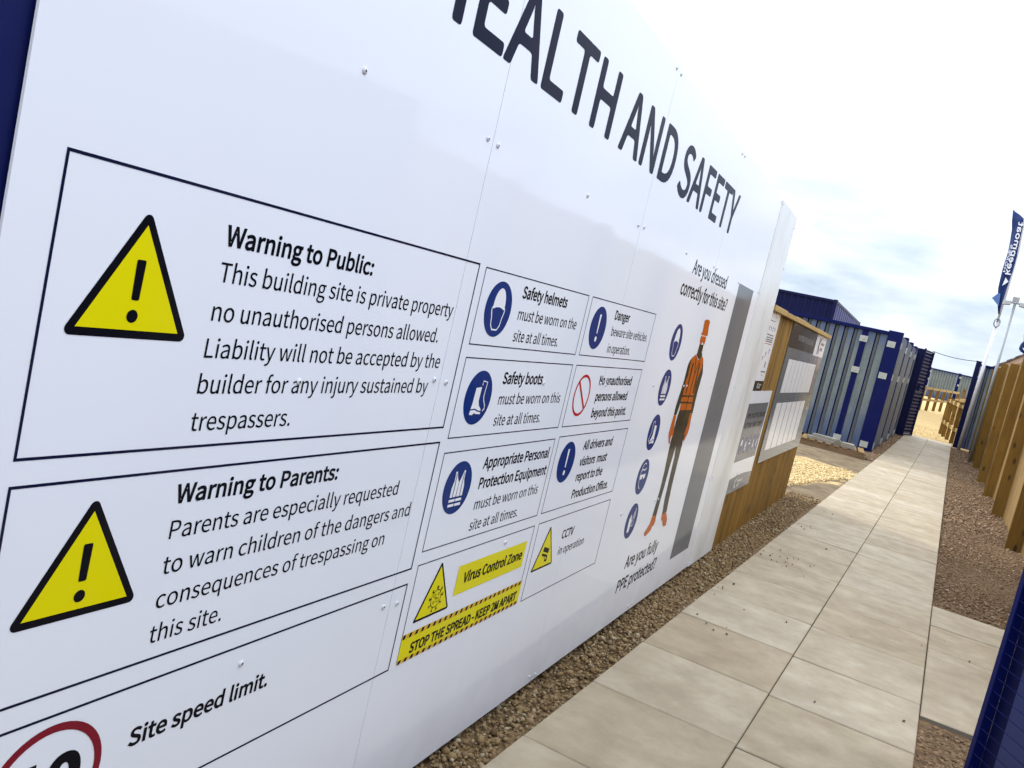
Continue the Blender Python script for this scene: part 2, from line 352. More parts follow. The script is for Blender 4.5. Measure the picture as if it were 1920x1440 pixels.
def dup(o, parent=None):
    c = o.copy()
    COL.objects.link(c)
    if parent:
        c.parent = parent
    for ch in list(o.children):
        dup(ch, c)
    return c


# ------------------------------------------------------------------ materials
def new_mat(name):
    m = bpy.data.materials.new(name)
    m.use_nodes = True
    nt = m.node_tree
    return m, nt, nt.nodes['Principled BSDF']


def lin(c):
    return (c[0], c[1], c[2], 1.0)


def coords(nt, scale=(1, 1, 1)):
    tc = nt.nodes.new('ShaderNodeTexCoord')
    mp = nt.nodes.new('ShaderNodeMapping')
    mp.inputs['Scale'].default_value = scale
    nt.links.new(tc.outputs['Object'], mp.inputs[0])
    return mp.outputs[0]


def noise(nt, vec, scale, detail=4, rough=0.55):
    n = nt.nodes.new('ShaderNodeTexNoise')
    n.inputs['Scale'].default_value = scale
    n.inputs['Detail'].default_value = detail
    n.inputs['Roughness'].default_value = rough
    nt.links.new(vec, n.inputs['Vector'])
    return n.outputs['Fac']


def ramp(nt, fac, lo, hi, a=0.0, b=1.0):
    r = nt.nodes.new('ShaderNodeMapRange')
    r.inputs['From Min'].default_value = lo
    r.inputs['From Max'].default_value = hi
    r.inputs['To Min'].default_value = a
    r.inputs['To Max'].default_value = b
    nt.links.new(fac, r.inputs['Value'])
    return r.outputs[0]


def math_n(nt, op, a, b):
    n = nt.nodes.new('ShaderNodeMath')
    n.operation = op
    for i, v in enumerate((a, b)):
        if isinstance(v, (int, float)):
            n.inputs[i].default_value = v
        else:
            nt.links.new(v, n.inputs[i])
    return n.outputs[0]


def mixc(nt, fac, a, b, blend='MIX'):
    n = nt.nodes.new('ShaderNodeMix')
    n.data_type = 'RGBA'
    n.blend_type = blend
    for key, v in (('Factor', fac), ('A', a), ('B', b)):
        s = n.inputs[key] if key == 'Factor' else [i for i in n.inputs if i.name == key and i.type == 'RGBA'][0]
        if isinstance(v, (int, float)):
            s.default_value = v
        elif isinstance(v, tuple):
            s.default_value = lin(v)
        else:
            nt.links.new(v, s)
    return [o for o in n.outputs if o.type == 'RGBA'][0]


def bump(nt, bs, h, strength=0.3, dist=0.01):
    b = nt.nodes.new('ShaderNodeBump')
    b.inputs['Strength'].default_value = strength
    b.inputs['Distance'].default_value = dist
    nt.links.new(h, b.inputs['Height'])
    nt.links.new(b.outputs[0], bs.inputs['Normal'])


def attr(nt, name='rnd', out='Fac'):
    a = nt.nodes.new('ShaderNodeAttribute')
    a.attribute_name = name
    return a.outputs[out]


def plain(name, c, rough=0.5, metal=0.0, var=0.0, vscale=8.0, b=0.0, bscale=60.0, spec=0.5, dirt=None):
    m, nt, bs = new_mat(name)
    bs.inputs['Base Color'].default_value = lin(c)
    bs.inputs['Roughness'].default_value = rough
    bs.inputs['Metallic'].default_value = metal
    bs.inputs['Specular IOR Level'].default_value = spec
    v = coords(nt)
    n = noise(nt, v, vscale, 5, 0.6)
    col = mixc(nt, ramp(nt, n, 0.3, 0.7), tuple(x * (1 - var) for x in c), tuple(min(1, x * (1 + var)) for x in c))
    if dirt:
        d = noise(nt, coords(nt, (1, 1, 0.35)), dirt[1], 6, 0.65)
        col = mixc(nt, ramp(nt, d, 0.52, 0.75, 0, dirt[2]), col, dirt[0])
    nt.links.new(col, bs.inputs['Base Color'])
    nt.links.new(ramp(nt, n, 0.3, 0.7, max(0.02, rough * 0.85), min(1, rough * 1.15)), bs.inputs['Roughness'])
    if b:
        bump(nt, bs, noise(nt, v, bscale, 4), b, 0.005)
    return m


def film(name, c, rough=0.075, spec=0.09):
    """printed, laminated sheet: smooth, a faint long waviness, a trace of dust"""
    m, nt, bs = new_mat(name)
    bs.inputs['Specular IOR Level'].default_value = spec
    v = coords(nt)
    d = noise(nt, coords(nt, (1, 0.7, 0.5)), 3.0, 6, 0.6)
    col = mixc(nt, ramp(nt, d, 0.5, 0.8, 0, 0.05), c, (0.42, 0.38, 0.34))
    # dust along the foot, deepened to paint in the gravel's reflection
    tc = nt.nodes.new('ShaderNodeTexCoord')
    sp = nt.nodes.new('ShaderNodeSeparateXYZ')
    nt.links.new(tc.outputs['Object'], sp.inputs[0])
    foot = ramp(nt, sp.outputs['Z'], 0.0, 0.34, 1.0, 0.0)
    dust_refl = math_n(nt, 'MULTIPLY', foot, ramp(nt, noise(nt, v, 5.0, 5, 0.6), 0.30, 0.75, 0.2, 0.8))
    col = mixc(nt, math_n(nt, 'MULTIPLY', dust_refl, 0.42), col, (0.36, 0.31, 0.31))
    nt.links.new(col, bs.inputs['Base Color'])
    rr = math_n(nt, 'ADD', ramp(nt, d, 0.3, 0.8, rough * 0.85, rough * 1.25), math_n(nt, 'MULTIPLY', dust_refl, 0.12))
    nt.links.new(rr, bs.inputs['Roughness'])
    bump(nt, bs, noise(nt, coords(nt, (1, 1.4, 1.0)), 1.1, 2, 0.4), 0.05, 0.05)
    return m


def wood(name, a, b, rough=0.75, axis=2, knots=True):
    m, nt, bs = new_mat(name)
    sc = [22, 22, 22]
    sc[axis] = 1.3
    v = coords(nt, tuple(sc))
    r = attr(nt)
    comb = nt.nodes.new('ShaderNodeVectorMath')
    comb.operation = 'ADD'
    cx = nt.nodes.new('ShaderNodeCombineXYZ')
    nt.links.new(math_n(nt, 'MULTIPLY', r, 37.0), cx.inputs[0])
    nt.links.new(math_n(nt, 'MULTIPLY', r, 91.0), cx.inputs[2])
    nt.links.new(v, comb.inputs[0])
    nt.links.new(cx.outputs[0], comb.inputs[1])
    n = noise(nt, comb.outputs[0], 1.6, 5, 0.6)
    big = noise(nt, coords(nt), 2.2, 3, 0.5)
    fac = math_n(nt, 'ADD', math_n(nt, 'MULTIPLY', ramp(nt, n, 0.3, 0.7), 0.5),
                 math_n(nt, 'ADD', math_n(nt, 'MULTIPLY', r, 0.3), math_n(nt, 'MULTIPLY', ramp(nt, big, 0.3, 0.7), 0.3)))
    col = mixc(nt, fac, a, b)
    if knots:
        vo = nt.nodes.new('ShaderNodeTexVoronoi')
        vo.inputs['Scale'].default_value = 1.0
        ks = [7.5, 7.5, 7.5]
        ks[axis] = 3.1
        kv = nt.nodes.new('ShaderNodeVectorMath')
        kv.operation = 'ADD'
        nt.links.new(coords(nt, tuple(ks)), kv.inputs[0])
        nt.links.new(cx.outputs[0], kv.inputs[1])
        nt.links.new(kv.outputs[0], vo.inputs['Vector'])
        col = mixc(nt, ramp(nt, vo.outputs['Distance'], 0.09, 0.19, 0.85, 0.0), col, tuple(x * 0.22 for x in a))
    nt.links.new(col, bs.inputs['Base Color'])
    bs.inputs['Roughness'].default_value = rough
    bs.inputs['Specular IOR Level'].default_value = 0.3
    bump(nt, bs, n, 0.35, 0.004)
    return m


def galv_mat():
    m, nt, bs = new_mat('galvanised_steel')
    v = coords(nt)
    vo = nt.nodes.new('ShaderNodeTexVoronoi')
    vo.inputs['Scale'].default_value = 26
    nt.links.new(v, vo.inputs['Vector'])
    sp = nt.nodes.new('ShaderNodeSeparateXYZ')
    nt.links.new(vo.outputs['Color'], sp.inputs[0])
    n = noise(nt, coords(nt, (1, 1, 0.4)), 4.0, 5, 0.6)
    f = math_n(nt, 'ADD', math_n(nt, 'MULTIPLY', sp.outputs[0], 0.25), math_n(nt, 'MULTIPLY', ramp(nt, n, 0.3, 0.7), 0.75))
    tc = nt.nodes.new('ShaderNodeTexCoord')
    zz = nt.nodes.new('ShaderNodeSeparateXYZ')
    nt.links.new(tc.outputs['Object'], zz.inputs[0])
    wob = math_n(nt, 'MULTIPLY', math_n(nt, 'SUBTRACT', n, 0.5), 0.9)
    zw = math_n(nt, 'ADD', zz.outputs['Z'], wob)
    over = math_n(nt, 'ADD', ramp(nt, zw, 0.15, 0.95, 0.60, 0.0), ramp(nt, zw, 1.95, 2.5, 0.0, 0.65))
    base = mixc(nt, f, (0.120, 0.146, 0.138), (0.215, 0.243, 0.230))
    nt.links.new(mixc(nt, math_n(nt, 'ADD', over, 0.10), base, (0.022, 0.055, 0.180)), bs.inputs['Base Color'])   # blue tint grows towards head and foot
    bs.inputs['Metallic'].default_value = 0.45
    nt.links.new(ramp(nt, n, 0.3, 0.7, 0.38, 0.55), bs.inputs['Roughness'])
    return m


def slab_mat():
    m, nt, bs = new_mat('buff_paving_slab')
    tc = coords(nt)
    r = attr(nt)
    off = nt.nodes.new('ShaderNodeVectorMath')
    off.operation = 'ADD'
    cx = nt.nodes.new('ShaderNodeCombineXYZ')
    nt.links.new(math_n(nt, 'MULTIPLY', r, 53.0), cx.inputs[0])
    nt.links.new(math_n(nt, 'MULTIPLY', r, 29.0), cx.inputs[1])
    nt.links.new(tc, off.inputs[0])
    nt.links.new(cx.outputs[0], off.inputs[1])
    st = nt.nodes.new('ShaderNodeMapping')
    st.inputs['Scale'].default_value = (1.0, 1.7, 1.0)
    nt.links.new(off.outputs[0], st.inputs[0])
    n1 = noise(nt, st.outputs[0], 2.1, 6, 0.62)
    n2 = noise(nt, off.outputs[0], 6.5, 7, 0.66)
    n3 = noise(nt, off.outputs[0], 160, 3, 0.6)
    col = mixc(nt, ramp(nt, n1, 0.36, 0.66), (0.270, 0.216, 0.142), (0.352, 0.292, 0.204))
    col = mixc(nt, ramp(nt, n2, 0.48, 0.74, 0, 0.50), col, (0.200, 0.165, 0.118))
    col = mixc(nt, ramp(nt, n2, 0.28, 0.46, 0.42, 0), col, (0.40, 0.35, 0.255))
    tint = nt.nodes.new('ShaderNodeHueSaturation')
    nt.links.new(col, tint.inputs['Color'])
    nt.links.new(ramp(nt, r, 0, 1, 0.92, 1.06), tint.inputs['Value'])
    nt.links.new(ramp(nt, r, 0, 1, 1.10, 0.90), tint.inputs['Saturation'])
    nt.links.new(tint.outputs[0], bs.inputs['Base Color'])
    nt.links.new(ramp(nt, n2, 0.3, 0.7, 0.55, 0.8), bs.inputs['Roughness'])
    bs.inputs['Specular IOR Level'].default_value = 0.35
    h = math_n(nt, 'ADD', math_n(nt, 'MULTIPLY', n1, 1.0), math_n(nt, 'MULTIPLY', n3, 0.12))
    bump(nt, bs, h, 0.5, 0.012)
    return m


def ground_mat():
    """gravel beside the path, trodden soil beyond the hoarding, straw-coloured woodchip in patches and over the yard"""
    m, nt, bs = new_mat('site_ground')
    v = coords(nt)
    sp = nt.nodes.new('ShaderNodeSeparateXYZ')
    nt.links.new(v, sp.inputs[0])
    X, Y = sp.outputs['X'], sp.outputs['Y']
    nb = noise(nt, v, 1.6, 5, 0.6)
    nb0 = math_n(nt, 'SUBTRACT', nb, 0.5)
    vo = nt.nodes.new('ShaderNodeTexVoronoi')
    vo.inputs['Scale'].default_value = 62
    nt.links.new(v, vo.inputs['Vector'])
    vs_ = nt.nodes.new('ShaderNodeSeparateXYZ')
    nt.links.new(vo.outputs['Color'], vs_.inputs[0])
    gravel = mixc(nt, vs_.outputs[0], (0.095, 0.058, 0.026), (0.220, 0.146, 0.070))
    gravel = mixc(nt, ramp(nt, nb, 0.35, 0.7, 0, 0.5), gravel, (0.125, 0.080, 0.050))
    gravel = mixc(nt, ramp(nt, X, 0.9, 1.0), gravel, mixc(nt, vs_.outputs[0], (0.070, 0.040, 0.020), (0.180, 0.114, 0.060)))
    soil = mixc(nt, ramp(nt, noise(nt, v, 3.5, 6, 0.7), 0.35, 0.68), (0.092, 0.066, 0.038), (0.205, 0.155, 0.095))
    fine = noise(nt, v, 34, 5, 0.75)
    chip = mixc(nt, ramp(nt, fine, 0.36, 0.62), (0.28, 0.18, 0.07), (0.62, 0.46, 0.215))
    chip = mixc(nt, ramp(nt, noise(nt, v, 0.9, 4, 0.6), 0.45, 0.75, 0, 0.35), chip, (0.30, 0.215, 0.105))
    # where each lies
    Yn = math_n(nt, 'ADD', Y, math_n(nt, 'MULTIPLY', nb0, 2.6))
    Xn = math_n(nt, 'ADD', X, math_n(nt, 'MULTIPLY', nb0, 0.9))
    left = ramp(nt, Xn, 0.55, 0.70, 1, 0)
    soilf = math_n(nt, 'MULTIPLY', left, math_n(nt, 'MULTIPLY', ramp(nt, Yn, 9.9, 10.6), ramp(nt, Yn, 18.2, 19.0, 1, 0)))
    chipf = math_n(nt, 'MULTIPLY', left, math_n(nt, 'MULTIPLY', ramp(nt, math_n(nt, 'SUBTRACT', Yn, math_n(nt, 'MULTIPLY', math_n(nt, 'MAXIMUM', math_n(nt, 'ADD', X, 0.1), 0.0), 3.6)), 11.2, 11.5), ramp(nt, Yn, 14.3, 14.7, 1, 0)))
    thin = ramp(nt, math_n(nt, 'ADD', noise(nt, v, 2.3, 5, 0.7), math_n(nt, 'MULTIPLY', X, -0.25)), 0.36, 0.46)
    chipf = math_n(nt, 'MULTIPLY', chipf, thin)
    yard = ramp(nt, math_n(nt, 'ADD', Y, math_n(nt, 'MULTIPLY', nb0, 1.2)), 27.6, 28.3)
    col = mixc(nt, soilf, gravel, soil)
    col = mixc(nt, chipf, col, chip)
    col = mixc(nt, yard, col, chip)
    nt.links.new(col, bs.inputs['Base Color'])
    bs.inputs['Roughness'].default_value = 0.95
    bs.inputs['Specular IOR Level'].default_value = 0.2
    h = math_n(nt, 'ADD', vo.outputs['Distance'], fine)
    bump(nt, bs, h, 0.7, 0.012)
    return m


def stone_mat(name, cols):
    m, nt, bs = new_mat(name)
    r = attr(nt)
    cr = nt.nodes.new('ShaderNodeValToRGB')
    els = cr.color_ramp.elements
    while len(els) < len(cols):
        els.new(0.5)
    for i, c in enumerate(cols):
        els[i].position = i / (len(cols) - 1)
        els[i].color = lin(c)
    nt.links.new(r, cr.inputs[0])
    n = noise(nt, coords(nt), 90, 4, 0.6)
    nt.links.new(mixc(nt, ramp(nt, n, 0.3, 0.7, 0, 0.30), cr.outputs[0], (0.15, 0.10, 0.058)), bs.inputs['Base Color'])
    bs.inputs['Roughness'].default_value = 0.85
    bs.inputs['Specular IOR Level'].default_value = 0.3
    return m


WHITE = film('white_printed_sheet', (0.79, 0.815, 0.87), 0.06, 0.25)
F_BLACK = film('black_print', (0.006, 0.006, 0.009), 0.075, 0.04)
F_NAVY = film('navy_print', (0.008, 0.010, 0.036))
F_HEAD = film('charcoal_heading_print', (0.010, 0.013, 0.034), 0.075, 0.03)
F_BLUE = film('mandatory_blue_print', (0.002, 0.027, 0.165))
F_YEL = film('warning_yellow_print', (0.74, 0.66, 0.003))
F_AMB = film('amber_print', (0.70, 0.42, 0.03))
F_RED = film('red_print', (0.45, 0.012, 0.018))
F_DRED = film('dark_red_print', (0.20, 0.010, 0.022))
F_ORA = film('orange_print', (0.46, 0.095, 0.006))
F_OLV = film('dark_olive_print', (0.024, 0.023, 0.017))
F_GREY = film('grey_print', (0.135, 0.150, 0.172))
F_GREY2 = film('pale_grey_print', (0.26, 0.27, 0.29))
F_DGREY = film('dark_grey_print', (0.028, 0.026, 0.029), 0.1, 0.03)
F_MGREY = film('mid_grey_print', (0.13, 0.14, 0.17))
F_WHITE = film('white_print', (0.82, 0.83, 0.86), 0.1, 0.35)
OLDWHITE = plain('weathered_white_sheet', (0.72, 0.74, 0.76), 0.2, 0, 0.04, 3, spec=0.18, dirt=((0.40, 0.39, 0.34), 1.6, 0.7))
SCREW = plain('white_screw_cap', (0.60, 0.61, 0.64), 0.4)
SCREWD = plain('screw_recess', (0.03, 0.03, 0.03), 0.6)
NAVY = plain('navy_container_paint', (0.003, 0.007, 0.075), 0.42, 0, 0.18, 2.0, 0.08, 30, spec=0.15, dirt=((0.015, 0.018, 0.06), 3.0, 0.5))
NAVYD = plain('dark_navy_steel_paint', (0.003, 0.005, 0.042), 0.45, 0, 0.15, 3.0, 0.05, 40, spec=0.15)
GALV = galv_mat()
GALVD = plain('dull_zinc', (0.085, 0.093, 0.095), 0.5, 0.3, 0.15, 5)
BLUEST = plain('blue_steel_paint', (0.0018, 0.005, 0.060), 0.45, 0, 0.15, 3.0, spec=0.12, dirt=((0.012, 0.016, 0.05), 4.0, 0.4))
PLATE = plain('pale_zinc_plate', (0.36, 0.37, 0.34), 0.5, 0.2, 0.1, 10)
WOOD_L = wood('treated_softwood_boards', (0.070, 0.033, 0.002), (0.285, 0.150, 0.015))
WOOD_R = wood('weathered_treated_boards', (0.072, 0.034, 0.003), (0.190, 0.098, 0.009))
WOOD_P = wood('pale_new_timber', (0.25, 0.15, 0.043), (0.45, 0.31, 0.115), axis=1, knots=False)
WOOD_Q = wood('pale_fence_timber', (0.12, 0.068, 0.017), (0.25, 0.155, 0.052))
WOOD_X = wood('pale_rail_timber', (0.22, 0.14, 0.043), (0.40, 0.28, 0.11), axis=0, knots=False)
WOOD_D = wood('dirty_pallet_timber', (0.085, 0.050, 0.026), (0.230, 0.145, 0.078), axis=0, knots=False)
SLAB = slab_mat()
SLABSIDE = plain('slab_edge', (0.13, 0.112, 0.088), 0.8, 0, 0.1, 12)
GROUND = ground_mat()
GREYPOLE = plain('galvanised_pole', (0.24, 0.26, 0.275), 0.45, 0.2, 0.08, 6)
WHITEPOLE = plain('white_pole', (0.50, 0.49, 0.51), 0.35, 0, 0.05, 6)
FLAGBLUE = plain('blue_flag_cloth', (0.008, 0.028, 0.130), 0.8, 0, 0.12, 5)
FLAGPALE = plain('pale_blue_flag_cloth', (0.07, 0.14, 0.34), 0.8, 0, 0.12, 5)
FLAGTXT = plain('white_flag_print', (0.75, 0.77, 0.80), 0.8)
CABLE = plain('black_cable', (0.02, 0.02, 0.025), 0.6)
LAMPW = plain('pale_lamp_housing', (0.33, 0.325, 0.315), 0.4, 0, 0.1, 5)
LENS = plain('lamp_glass', (0.20, 0.20, 0.22), 0.15)
BRICK = plain('pale_pink_brick', (0.46, 0.34, 0.28), 0.85, 0, 0.12, 18, 0.2, 40)
TILE = plain('dark_roof_tile', (0.085, 0.070, 0.068), 0.7, 0, 0.15, 9)
STONE = plain('grey_stone_offcut', (0.20, 0.185, 0.155), 0.8, 0, 0.15, 9, 0.2, 50)
EARTH = plain('bare_earth', (0.17, 0.12, 0.075), 0.95, 0, 0.25, 3, 0.5, 12)

# ------------------------------------------------------------------ ground and paths
def grid_axis(parts):
    out = []
    for a, b, s in parts:
        out += list(np.arange(a, b, s))
    return np.array(out + [parts[-1][1]])


gx = grid_axis([(-400, -40, 60), (-40, -4, 4), (-4, 6, 0.25), (6, 40, 4), (40, 400, 60)])
gy = grid_axis([(-400, -20, 60), (-20, 0, 4), (0, 30, 0.25), (30, 90, 2), (90, 120, 10), (120, 900, 130)])
VX, VY = np.meshgrid(gx, gy)
VZ = np.interp(VY, GX, GZ) - 0.030
near = (VX > -4) & (VX < 6) & (VY > 0) & (VY < 28)
VZ = VZ + np.where(near, 0.010 * np.sin(VX * 2.3 + VY * 1.1) * np.cos(VY * 1.7 - VX), 0)
nxn, nyn = len(gx), len(gy)
idx = np.arange(nxn * nyn).reshape(nyn, nxn)
quads = np.stack([idx[:-1, :-1], idx[:-1, 1:], idx[1:, 1:], idx[1:, :-1]], -1).reshape(-1, 4)
me = bpy.data.meshes.new('ground')
me.from_pydata(np.stack([VX, VY, VZ], -1).reshape(-1, 3).tolist(), [], quads.tolist())
me.materials.append(GROUND)
me.polygons.foreach_set('use_smooth', [True] * len(me.polygons))
gnd = bpy.data.objects.new('ground', me)
COL.objects.link(gnd)
gnd['kind'] = 'structure'

mb = MB()


def slab(x0, x1, ya, yb, thick=0.045, skew=0.0262):
    g = 0.0017
    gy_ = random.choice((0.0020, 0.0028, 0.0045))
    dz = [random.uniform(-0.0025, 0.0025) for _ in range(4)]
    ch = 0.004
    pts = []
    for (u, y) in ((x0 + g, ya + gy_), (x1 - g, ya + gy_), (x1 - g, yb - gy_), (x0 + g, yb - gy_)):
        pts.append((u + skew * y, y - skew * (u - 0.7)))
    cx = sum(p[0] for p in pts) / 4
    cy = sum(p[1] for p in pts) / 4
    ring0 = [(p[0], p[1], G(p[1]) - thick) for p in pts]
    ring1 = [(p[0], p[1], G(p[1]) - ch + dz[i]) for i, p in enumerate(pts)]
    ring2 = [(p[0] + math.copysign(ch, cx - p[0]), p[1] + math.copysign(ch, cy - p[1]), G(p[1]) + dz[i]) for i, p in enumerate(pts)]
    v = ring0 + ring1 + ring2
    r = random.random()
    side = [(0, 1, 5, 4), (1, 2, 6, 5), (2, 3, 7, 6), (3, 0, 4, 7)]
    top = [(4, 5, 9, 8), (5, 6, 10, 9), (6, 7, 11, 10), (7, 4, 8, 11), (8, 9, 10, 11)]
    mb.add(v, side, 1, r)
    mb.add(v, top, 0, r)


y = 2.754 - 0.655 * 7
while y < 28.2:
    slab(0.078, 0.700, y, y + 0.655)
    slab(0.700, 1.322, y - 0.02, y + 0.635)
    y += 0.655
paving = mb.build('path', [SLAB, SLABSIDE], kind='structure')
mb = MB()
for a, b in ((4.560, 5.770), (5.775, 6.370), (6.375, 6.95)):
    slab(1.3235, 2.05, a, b, 0.06)
spur = mb.build('side_path', [SLAB, SLABSIDE], kind='structure')


def ico(sub):
    bm = bmesh.new()
    bmesh.ops.create_icosphere(bm, subdivisions=sub, radius=1.0)
    v = np.array([p.co[:] for p in bm.verts])
    f = np.array([[q.index for q in p.verts] for p in bm.faces])
    bm.free()
    return v, f


def scatter(name, pts, size, mat, sub=1, flat=0.6, smooth=False, base=None, aspect=0.75, **props):
    """many small stones or chips as ONE mesh (nobody could count them)"""
    bv, bf = base if base is not None else ico(sub)
    n = len(pts)
    s = size[:, None] * np.stack([np.ones(n), rng.uniform(aspect * 0.8, min(1, aspect * 1.25), n), rng.uniform(flat * 0.7, flat * 1.3, n)], 1)
    a = rng.uniform(0, 2 * np.pi, n)
    t = rng.normal(0, 0.30, n)
    t2 = rng.normal(0, 0.30, n)
    V = bv[None] * s[:, None, :]
    V = V * (1 + rng.uniform(-0.17, 0.17, (n, len(bv), 1)))
    ct, st = np.cos(t)[:, None], np.sin(t)[:, None]
    V = np.stack([V[..., 0], V[..., 1] * ct - V[..., 2] * st, V[..., 1] * st + V[..., 2] * ct], -1)
    ct, st = np.cos(t2)[:, None], np.sin(t2)[:, None]
    V = np.stack([V[..., 0] * ct + V[..., 2] * st, V[..., 1], -V[..., 0] * st + V[..., 2] * ct], -1)
    ca, sa = np.cos(a)[:, None], np.sin(a)[:, None]
    V = np.stack([V[..., 0] * ca - V[..., 1] * sa, V[..., 0] * sa + V[..., 1] * ca, V[..., 2]], -1)
    V = V + pts[:, None, :]
    k = len(bv)
    Fc = (bf[None] + (np.arange(n) * k)[:, None, None]).reshape(-1, bf.shape[1])
    me = bpy.data.meshes.new(name)
    nv, nf, nl = n * k, len(Fc), bf.shape[1]
    me.vertices.add(nv)
    me.vertices.foreach_set('co', V.reshape(-1).astype(np.float32))
    me.loops.add(nf * nl)
    me.loops.foreach_set('vertex_index', Fc.reshape(-1).astype(np.int32))
    me.polygons.add(nf)
    me.polygons.foreach_set('loop_start', np.arange(0, nf * nl, nl, dtype=np.int32))
    me.update(calc_edges=True)
    me.validate()
    me.materials.append(mat)
    at = me.attributes.new('rnd', 'FLOAT', 'FACE')
    at.data.foreach_set('value', np.repeat(rng.random(n), len(bf)).astype(np.float32))
    if smooth:
        me.polygons.foreach_set('use_smooth', np.ones(nf, dtype=bool))
    o = bpy.data.objects.new(name, me)
    COL.objects.link(o)
    for kk, vv in props.items():
        o[kk] = vv
    return o


PEB = stone_mat('gravel_stone', [(0.088, 0.052, 0.021), (0.195, 0.125, 0.052), (0.265, 0.182, 0.083), (0.160, 0.104, 0.056),
                                 (0.310, 0.222, 0.112), (0.215, 0.126, 0.056), (0.40, 0.345, 0.23)])


def strip(xa, xb, y0, y1, dens):
    ys = np.linspace(y0, y1, 200)
    w = np.maximum(xb(ys) - xa(ys), 0)
    n = int(dens * (w.mean() * (y1 - y0)))
    yy = rng.choice(ys, n, p=w / w.sum()) + rng.uniform(-0.03, 0.03, n)
    xx = xa(yy) + (xb(yy) - xa(yy)) * rng.random(n)
    return np.stack([xx, yy, np.interp(yy, GX, GZ)], 1)


lp = strip(lambda v: 0 * v - 0.03, lambda v: 0.074 + 0.0262 * v, 1.2, 10.6, 5200)
lp[:, 2] += -0.026 + rng.uniform(-0.006, 0.014, len(lp)) - 0.010 * (lp[:, 0] > 0.04 + 0.0262 * lp[:, 1])
rp1 = strip(lambda v: 1.332 + 0.0262 * v, lambda v: 2.36 + 0.0105 * v, 2.0, 12.0, 4300)
rp1 = rp1[~((rp1[:, 1] > 4.50) & (rp1[:, 1] < 7.02) & (rp1[:, 0] < 2.24))]
rp2 = strip(lambda v: 1.332 + 0.0262 * v, lambda v: 2.36 + 0.0105 * v, 12.0, 27.0, 1500)
lp3 = strip(lambda v: 0.33 + 0 * v, lambda v: 0.066 + 0.0262 * v, 17.5, 27.0, 2500)
rp = np.concatenate([rp1, rp2, lp3])
rp[:, 2] += -0.030 + rng.uniform(-0.006, 0.012, len(rp))
PEBR = stone_mat('reddish_gravel_stone', [(0.075, 0.042, 0.021), (0.165, 0.099, 0.050), (0.215, 0.138, 0.073), (0.125, 0.079, 0.048),
                                          (0.255, 0.172, 0.096), (0.185, 0.104, 0.054), (0.33, 0.25, 0.18)])
for pts_, m_ in ((lp, PEB), (rp, PEBR)):
    sz = np.clip(rng.lognormal(math.log(0.0070), 0.42, len(pts_)), 0.003, 0.021)
    sz = np.where(pts_[:, 1] > 12, sz * 1.5, sz)
    scatter('gravel', pts_, sz, m_, 1, 0.62, smooth=False, kind='stuff')

CHIPM = stone_mat('straw_woodchip', [(0.34, 0.22, 0.09), (0.60, 0.44, 0.20), (0.70, 0.53, 0.26), (0.80, 0.66, 0.38), (0.52, 0.36, 0.16)])
cube_v = np.array([(-1, -1, -1), (1, -1, -1), (1, 1, -1), (-1, 1, -1), (-1, -1, 1), (1, -1, 1), (1, 1, 1), (-1, 1, 1)], float)
cube_f = np.array([(3, 2, 1, 0), (4, 5, 6, 7), (0, 1, 5, 4), (1, 2, 6, 5), (2, 3, 7, 6), (3, 0, 4, 7)])
n = 26000
cx_ = rng.uniform(-1.3, 0.52, n)
cy_ = rng.uniform(10.4, 14.9, n)
wob = 0.45 * np.sin(cx_ * 3.1 + 1.0) + 0.25 * np.sin(cx_ * 7.3)
lo = 10.95 + 2.3 * np.clip(cx_ + 0.12, 0, 0.5) / 0.5 + 0.5 * wob
hi = 14.2 + 0.6 * wob - 0.2 * cx_
edge = 0.074 + 0.0262 * cy_
keep = (cy_ > lo + rng.normal(0, 0.12, n)) & (cy_ < hi + rng.normal(0, 0.12, n)) & (cx_ < edge)
cp = np.stack([cx_, cy_, np.interp(cy_, GX, GZ) - 0.024 + rng.uniform(0, 0.012, n)], 1)[keep]
cp2 = np.stack([rng.uniform(0.4, 3.6, 5000), rng.uniform(28.1, 34, 5000)], 1)
cp2 = np.concatenate([cp2, (np.interp(cp2[:, 1], GX, GZ) - 0.022)[:, None]], 1)
cp = np.concatenate([cp, cp2])
scatter('woodchip', cp, rng.uniform(0.006, 0.019, len(cp)), CHIPM, base=(cube_v, cube_f), flat=0.16, aspect=0.35, kind='stuff')

# crumbs of soil and stone kicked on to the slabs
crumb = []
for bx, by, nn, sp_ in ((0.36, 6.75, 20, 0.17), (0.42, 8.5, 14, 0.14), (0.27, 5.4, 9, 0.12), (0.60, 6.9, 5, 0.15), (0.62, 6.55, 2, 0.1), (0.35, 4.7, 5, 0.12), (0.45, 9.7, 4, 0.2),
                       (0.98, 5.3, 2, 0.3), (1.15, 4.5, 2, 0.25), (1.55, 5.7, 3, 0.15), (0.8, 8.0, 2, 0.4)):
    for _ in range(nn):
        crumb.append((bx + random.gauss(0, sp_ * 0.6), by + random.gauss(0, sp_), 0.006))
crumb = np.array(crumb)
crumb = crumb[crumb[:, 0] > 0.11 + 0.0262 * crumb[:, 1]]
CRUMB = stone_mat('soil_crumb', [(0.05, 0.034, 0.02), (0.12, 0.075, 0.045), (0.22, 0.15, 0.10)])
scatter('soil_crumbs', crumb, rng.lognormal(math.log(0.0058), 0.30, len(crumb)), CRUMB, 1, 0.6, kind='stuff')

# ------------------------------------------------------------------ flat printed graphics on the sheets
_fc = {}
for ch, (adv, s) in FONT.items():
    _fc[ch] = (adv, [[tuple(map(int, q.split(','))) for q in p.split()] for p in s.split(';') if p])
CAP = max(q[1] for q in _fc['H'][1][0])


